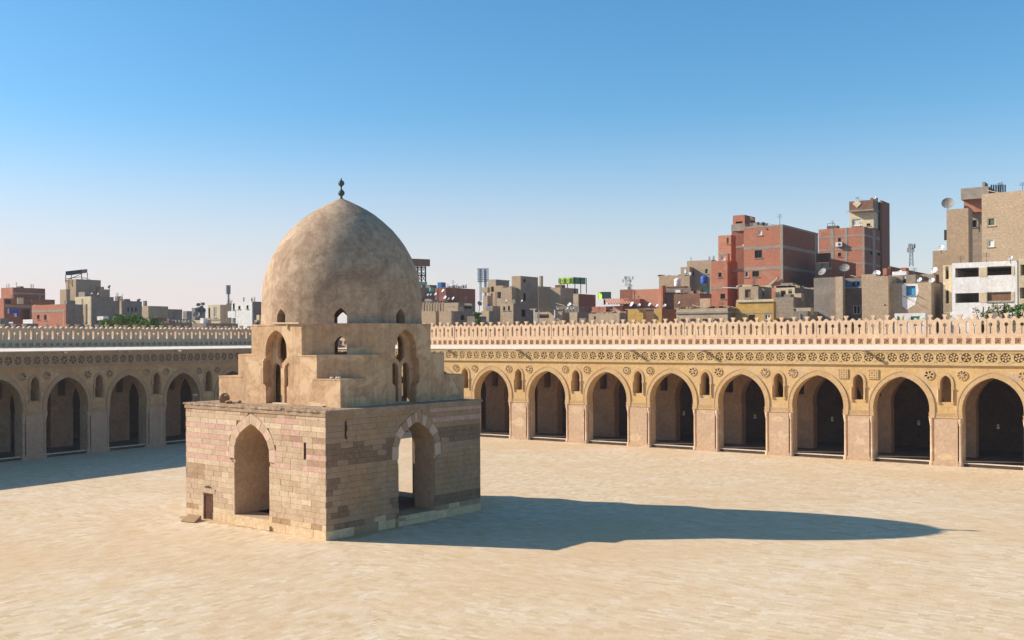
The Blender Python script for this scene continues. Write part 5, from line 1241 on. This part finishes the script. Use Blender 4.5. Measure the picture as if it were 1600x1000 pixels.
b.vol(1480, 1514, 1516, 325, 143, 'brickb', 'brickb', dflt=3, bands=()).vol(1514, 1538, 1539, 324, 147, 'block', 'block', dflt=3, wins=(('L', 1520, 1527, 344, 355, 'glass'),))
b.vol(1535, 1660, 1662, 291, 126, 'brickb', 'brickb', dflt=10, rot=-12, wins=(('L', 1544, 1556, 340, 353, 'shut'), ('L', 1544, 1554, 374, 386, 'curtain')), bands=()).vol(1458, 1481, 1484, 391, 154, 'brickb', 'beige')
O, uL, v, LL, LR, zt, zb = b.last
b.box('hut_wall', 1507, 1545, 1572, 308, 330, 146, 'brick').box('concrete_hut', 1502.5, 1546, 1576, 291, 309, 145, 'conc').box('hut_vent', 1536, 1540, 1545, 284, 292, 145.5, 'conc')
for i in range(7): b.box('hut_slat', 1549 + i * 3.6, 1549.5 + i * 3.6, 1551.5 + i * 3.6, 288, 301, 144.6 + i * 0.42, 'iron', dflt=0.2)
for i in range(4): b.box('hut_panel', 1503 + i * 11, 1513 + i * 11, 1513.3 + i * 11, 293, 306, 146.2 - 0.02, 'greyr', dflt=0.1) if False else None
b.box('wall_cabinet', 1476, 1480, 1481, 359, 375, 150, 'darkmetal')
dish(1482, 317, 18, 148, 'large round dish at the top left corner of the huge sandy block', 1.6, Vector((0.1, -0.85, 0.3)), 'dishgrey'); dish(1471, 387, 10, 150, 'dish on the low wing left of the huge sandy block', 0.7)
for i, (x, y) in enumerate([(1569, 309), (1574, 308), (1583, 306)]): dish(x, y, 5, 140, '%s of three pale dishes from the left on the huge sandy block roof edge' % ORD[i], 0.4)
b = Bld('white flats with long dark openings and yellow pillars at the right edge', 1590, 118)
b.vol(1488, 1590, 1592, 407, 114, 'whitew', 'cream', dflt=8, wins=(('L', 1493, 1530, 418.5, 433, 'open'), ('L', 1543, 1581, 416, 430, 'open'), ('L', 1493, 1530, 458, 473, 'open'), ('L', 1542.5, 1581, 456, 471, 'brick')))
y_ = at(1590, 407, 114).y
for (x0, y0, x1, y1) in ((1530.5, 418, 1542.5, 433), (1530.5, 457, 1542, 473), (1581.5, 416, 1585.5, 430), (1581.5, 456, 1585.5, 471)):
    p0, p1 = on_y(x0, y1, y_), on_y(x1, y0, y_); m = MB(); m.box((p0.x, y_ - 0.03, p0.z), (p1.x, y_ - 0.003, p1.z)); m.build('pillar_facing', M['cream'], b.E)
b.vol(1474, 1487.5, 1489, 414, 124, 'cream', 'cream', wins=(('L', 1477.5, 1485, 416, 436, 'open'), ('L', 1477.5, 1485, 454, 474, 'open')), dflt=4)
b.vol(1592, 1640, 1645, 402, 108, 'cream', 'cream', dflt=8, wins=(('L', 1595, 1620, 413, 430, 'open'), ('L', 1594, 1620, 449, 466, 'open')))
dish(1579.5, 403, 7, 114, 'small dish on the white flats roof', 0.5)
# filler roofs low behind the battlements, so no gap shows between the houses
FILL = [(1480, 1500, 1530, 492, 119), (1540, 1570, 1600, 496, 112), (1240, 1262, 1290, 486, 128), (905, 915, 930, 497, 158), (730, 742, 760, 494, 160), (150, 170, 230, 500, 170), (232, 250, 300, 504, 165), (300, 322, 372, 505, 163), (-40, -10, 60, 505, 150)]
for i, (a_, c_, d_, y, Y) in enumerate(FILL):
    b = Bld('low plain grey roof just above the battlements, %s of nine from the left' % ('sixth', 'seventh')[0] if False else 'low plain roof showing just over the battlements at %s' % ('the white flats', 'the right edge tree', 'the ruined grey-brown house', 'the broken sandy wall', 'the small green bush', 'the green tree crowns', 'the pillared railing', 'the beige house', 'the far left washing')[i], c_, Y, 'low_roof_house', 'house')
    b.vol(a_, c_, d_, y, Y, 'greyr', 'greyr')
# pale painted arches on the wall behind the battlements
b = Bld('low white arched shop front showing through the battlements', 1420, 116, 'shop_front', 'shop')
b.vol(1398, 1446, 1448, 489, 116, 'whitew', 'whitew', dflt=3, wins=(('L', 1402, 1413, 494, 506, 'turq'), ('L', 1423, 1438, 494, 506, 'turq')))

# ---- trees
def leaf_cluster(m, c, r, n, size, sq=(1, 1, 0.75)):
    for _ in range(n):
        while True:
            q = Vector((rnd.uniform(-1, 1), rnd.uniform(-1, 1), rnd.uniform(-1, 1)))
            if 0.25 < q.length < 1: break
        q = q * (0.55 + 0.45 * rnd.random())
        p = c + Vector((q.x * r * sq[0], q.y * r * sq[1], q.z * r * sq[2]))
        a = Vector((rnd.gauss(0, 1), rnd.gauss(0, 1), rnd.gauss(0, 0.6))).normalized(); b_ = a.orthogonal().normalized(); b_ = Matrix.Rotation(rnd.random() * 6.28, 3, a) @ b_
        s = size * rnd.uniform(0.6, 1.3); m.v += [p - a * s, p + b_ * s * 0.45, p + a * s, p - b_ * s * 0.45]; k = len(m.v); m.f.append((k - 4, k - 3, k - 2, k - 1)); m.m.append(0)
def tree(px, ytop, wpx, Y, hcrown, label, mat='leaf', leaves=900, lsize=0.22, sparse=False, cat='tree', group='trees behind the mosque wall'):
    t = at(px, ytop, Y); r = wpx * Y / F / 2; base = Vector((t.x, t.y, -0.6)); E = empty('tree', base, label, cat, group)
    cc = Vector((t.x, t.y, t.z - hcrown / 2)); m = MB()
    m.tube([base, Vector((t.x + 0.1, t.y, cc.z - hcrown * 0.4)), Vector((t.x, t.y + 0.2, cc.z)), Vector((t.x + 0.1, t.y, t.z - hcrown * 0.15))], [0.25, 0.2, 0.13, 0.04], 7)
    lobes = []
    for i in range(9):
        a = rnd.random() * 6.28; e = rnd.uniform(-0.35, 0.9); q = cc + Vector((math.cos(a) * r * rnd.uniform(0.3, 0.72), math.sin(a) * r * rnd.uniform(0.3, 0.72), e * hcrown * 0.34)); lobes.append(q)
        s0 = Vector((t.x, t.y, cc.z - hcrown * rnd.uniform(0.1, 0.42))); m.tube([s0, s0.lerp(q, 0.5) + Vector((0, 0, 0.15)), q], [0.09, 0.06, 0.02], 5)
    m.build('trunk', M['bark'], E)
    lm = MB(); 
    for q in lobes: leaf_cluster(lm, q, r * rnd.uniform(0.34, 0.5), leaves // 9, lsize)
    if not sparse: leaf_cluster(lm, cc, min(r, hcrown / 2) * 0.8, leaves // 4, lsize)
    lm.build('crown', M[mat], E, fix=False); return E
for i, (x, y, w, h) in enumerate([(170, 484, 36, 5.0), (196, 482, 42, 5.4), (222, 485, 38, 5.0), (246, 491, 28, 3.8)]):
    tree(x, y, w, 140 + 4 * i, h, '%s bright green tree crown from the left over the shaded battlements' % ORD[i], 'leaf', 1500, 0.3)
tree(747, 480, 15, 158, 4.0, 'small green bush tree between the houses right of the dome', 'leaf', 600, 0.2)
tree(314, 467, 15, 300, 5.5, 'far dark feathery tree on the left skyline', 'leafd', 500, 0.4, True)
tree(217, 464, 7, 230, 2.4, 'small dark bush on the grey flat roof behind the green trees', 'leafd', 200, 0.2)
for i, (x, y, w, h, sp) in enumerate([(1535, 470, 46, 4.0, True), (1568, 463, 40, 4.6, True), (1592, 465, 34, 4.6, False)]):
    tree(x, y, w, 106 - 2 * i, h, ('thin bare-branched olive tree before the white flats', 'half-bare olive tree in front of the white flats middle', 'leafy olive tree at the right edge before the white flats')[i], 'leafo' if i < 2 else 'leaf', (260, 420, 900)[i], 0.14, sp)
tree(403, 499, 8, 160, 2.2, 'small dark bush left of the dome at the white house', 'leafd', 200, 0.16)

# ------------------------------------------------------------------ dusty air
m = MB(); m.box((-950, -950, -1.8), (950, 950, 44))
hz = m.build('haze'); hz['kind'] = 'stuff'; hz['label'] = 'pale dusty air over the courtyard and the city'; hz['category'] = 'haze'
hm = bpy.data.materials.new('dusty_air'); hm.use_nodes = True; hm.node_tree.nodes.clear()
ho = hm.node_tree.nodes.new('ShaderNodeOutputMaterial'); hv = hm.node_tree.nodes.new('ShaderNodeVolumePrincipled')
hv.inputs['Color'].default_value = (0.88, 0.92, 1.0, 1); hv.inputs['Density'].default_value = 0.0002; hv.inputs['Anisotropy'].default_value = 0.2
hm.node_tree.links.new(hv.outputs[0], ho.inputs['Volume']); hz.data.materials.append(hm)
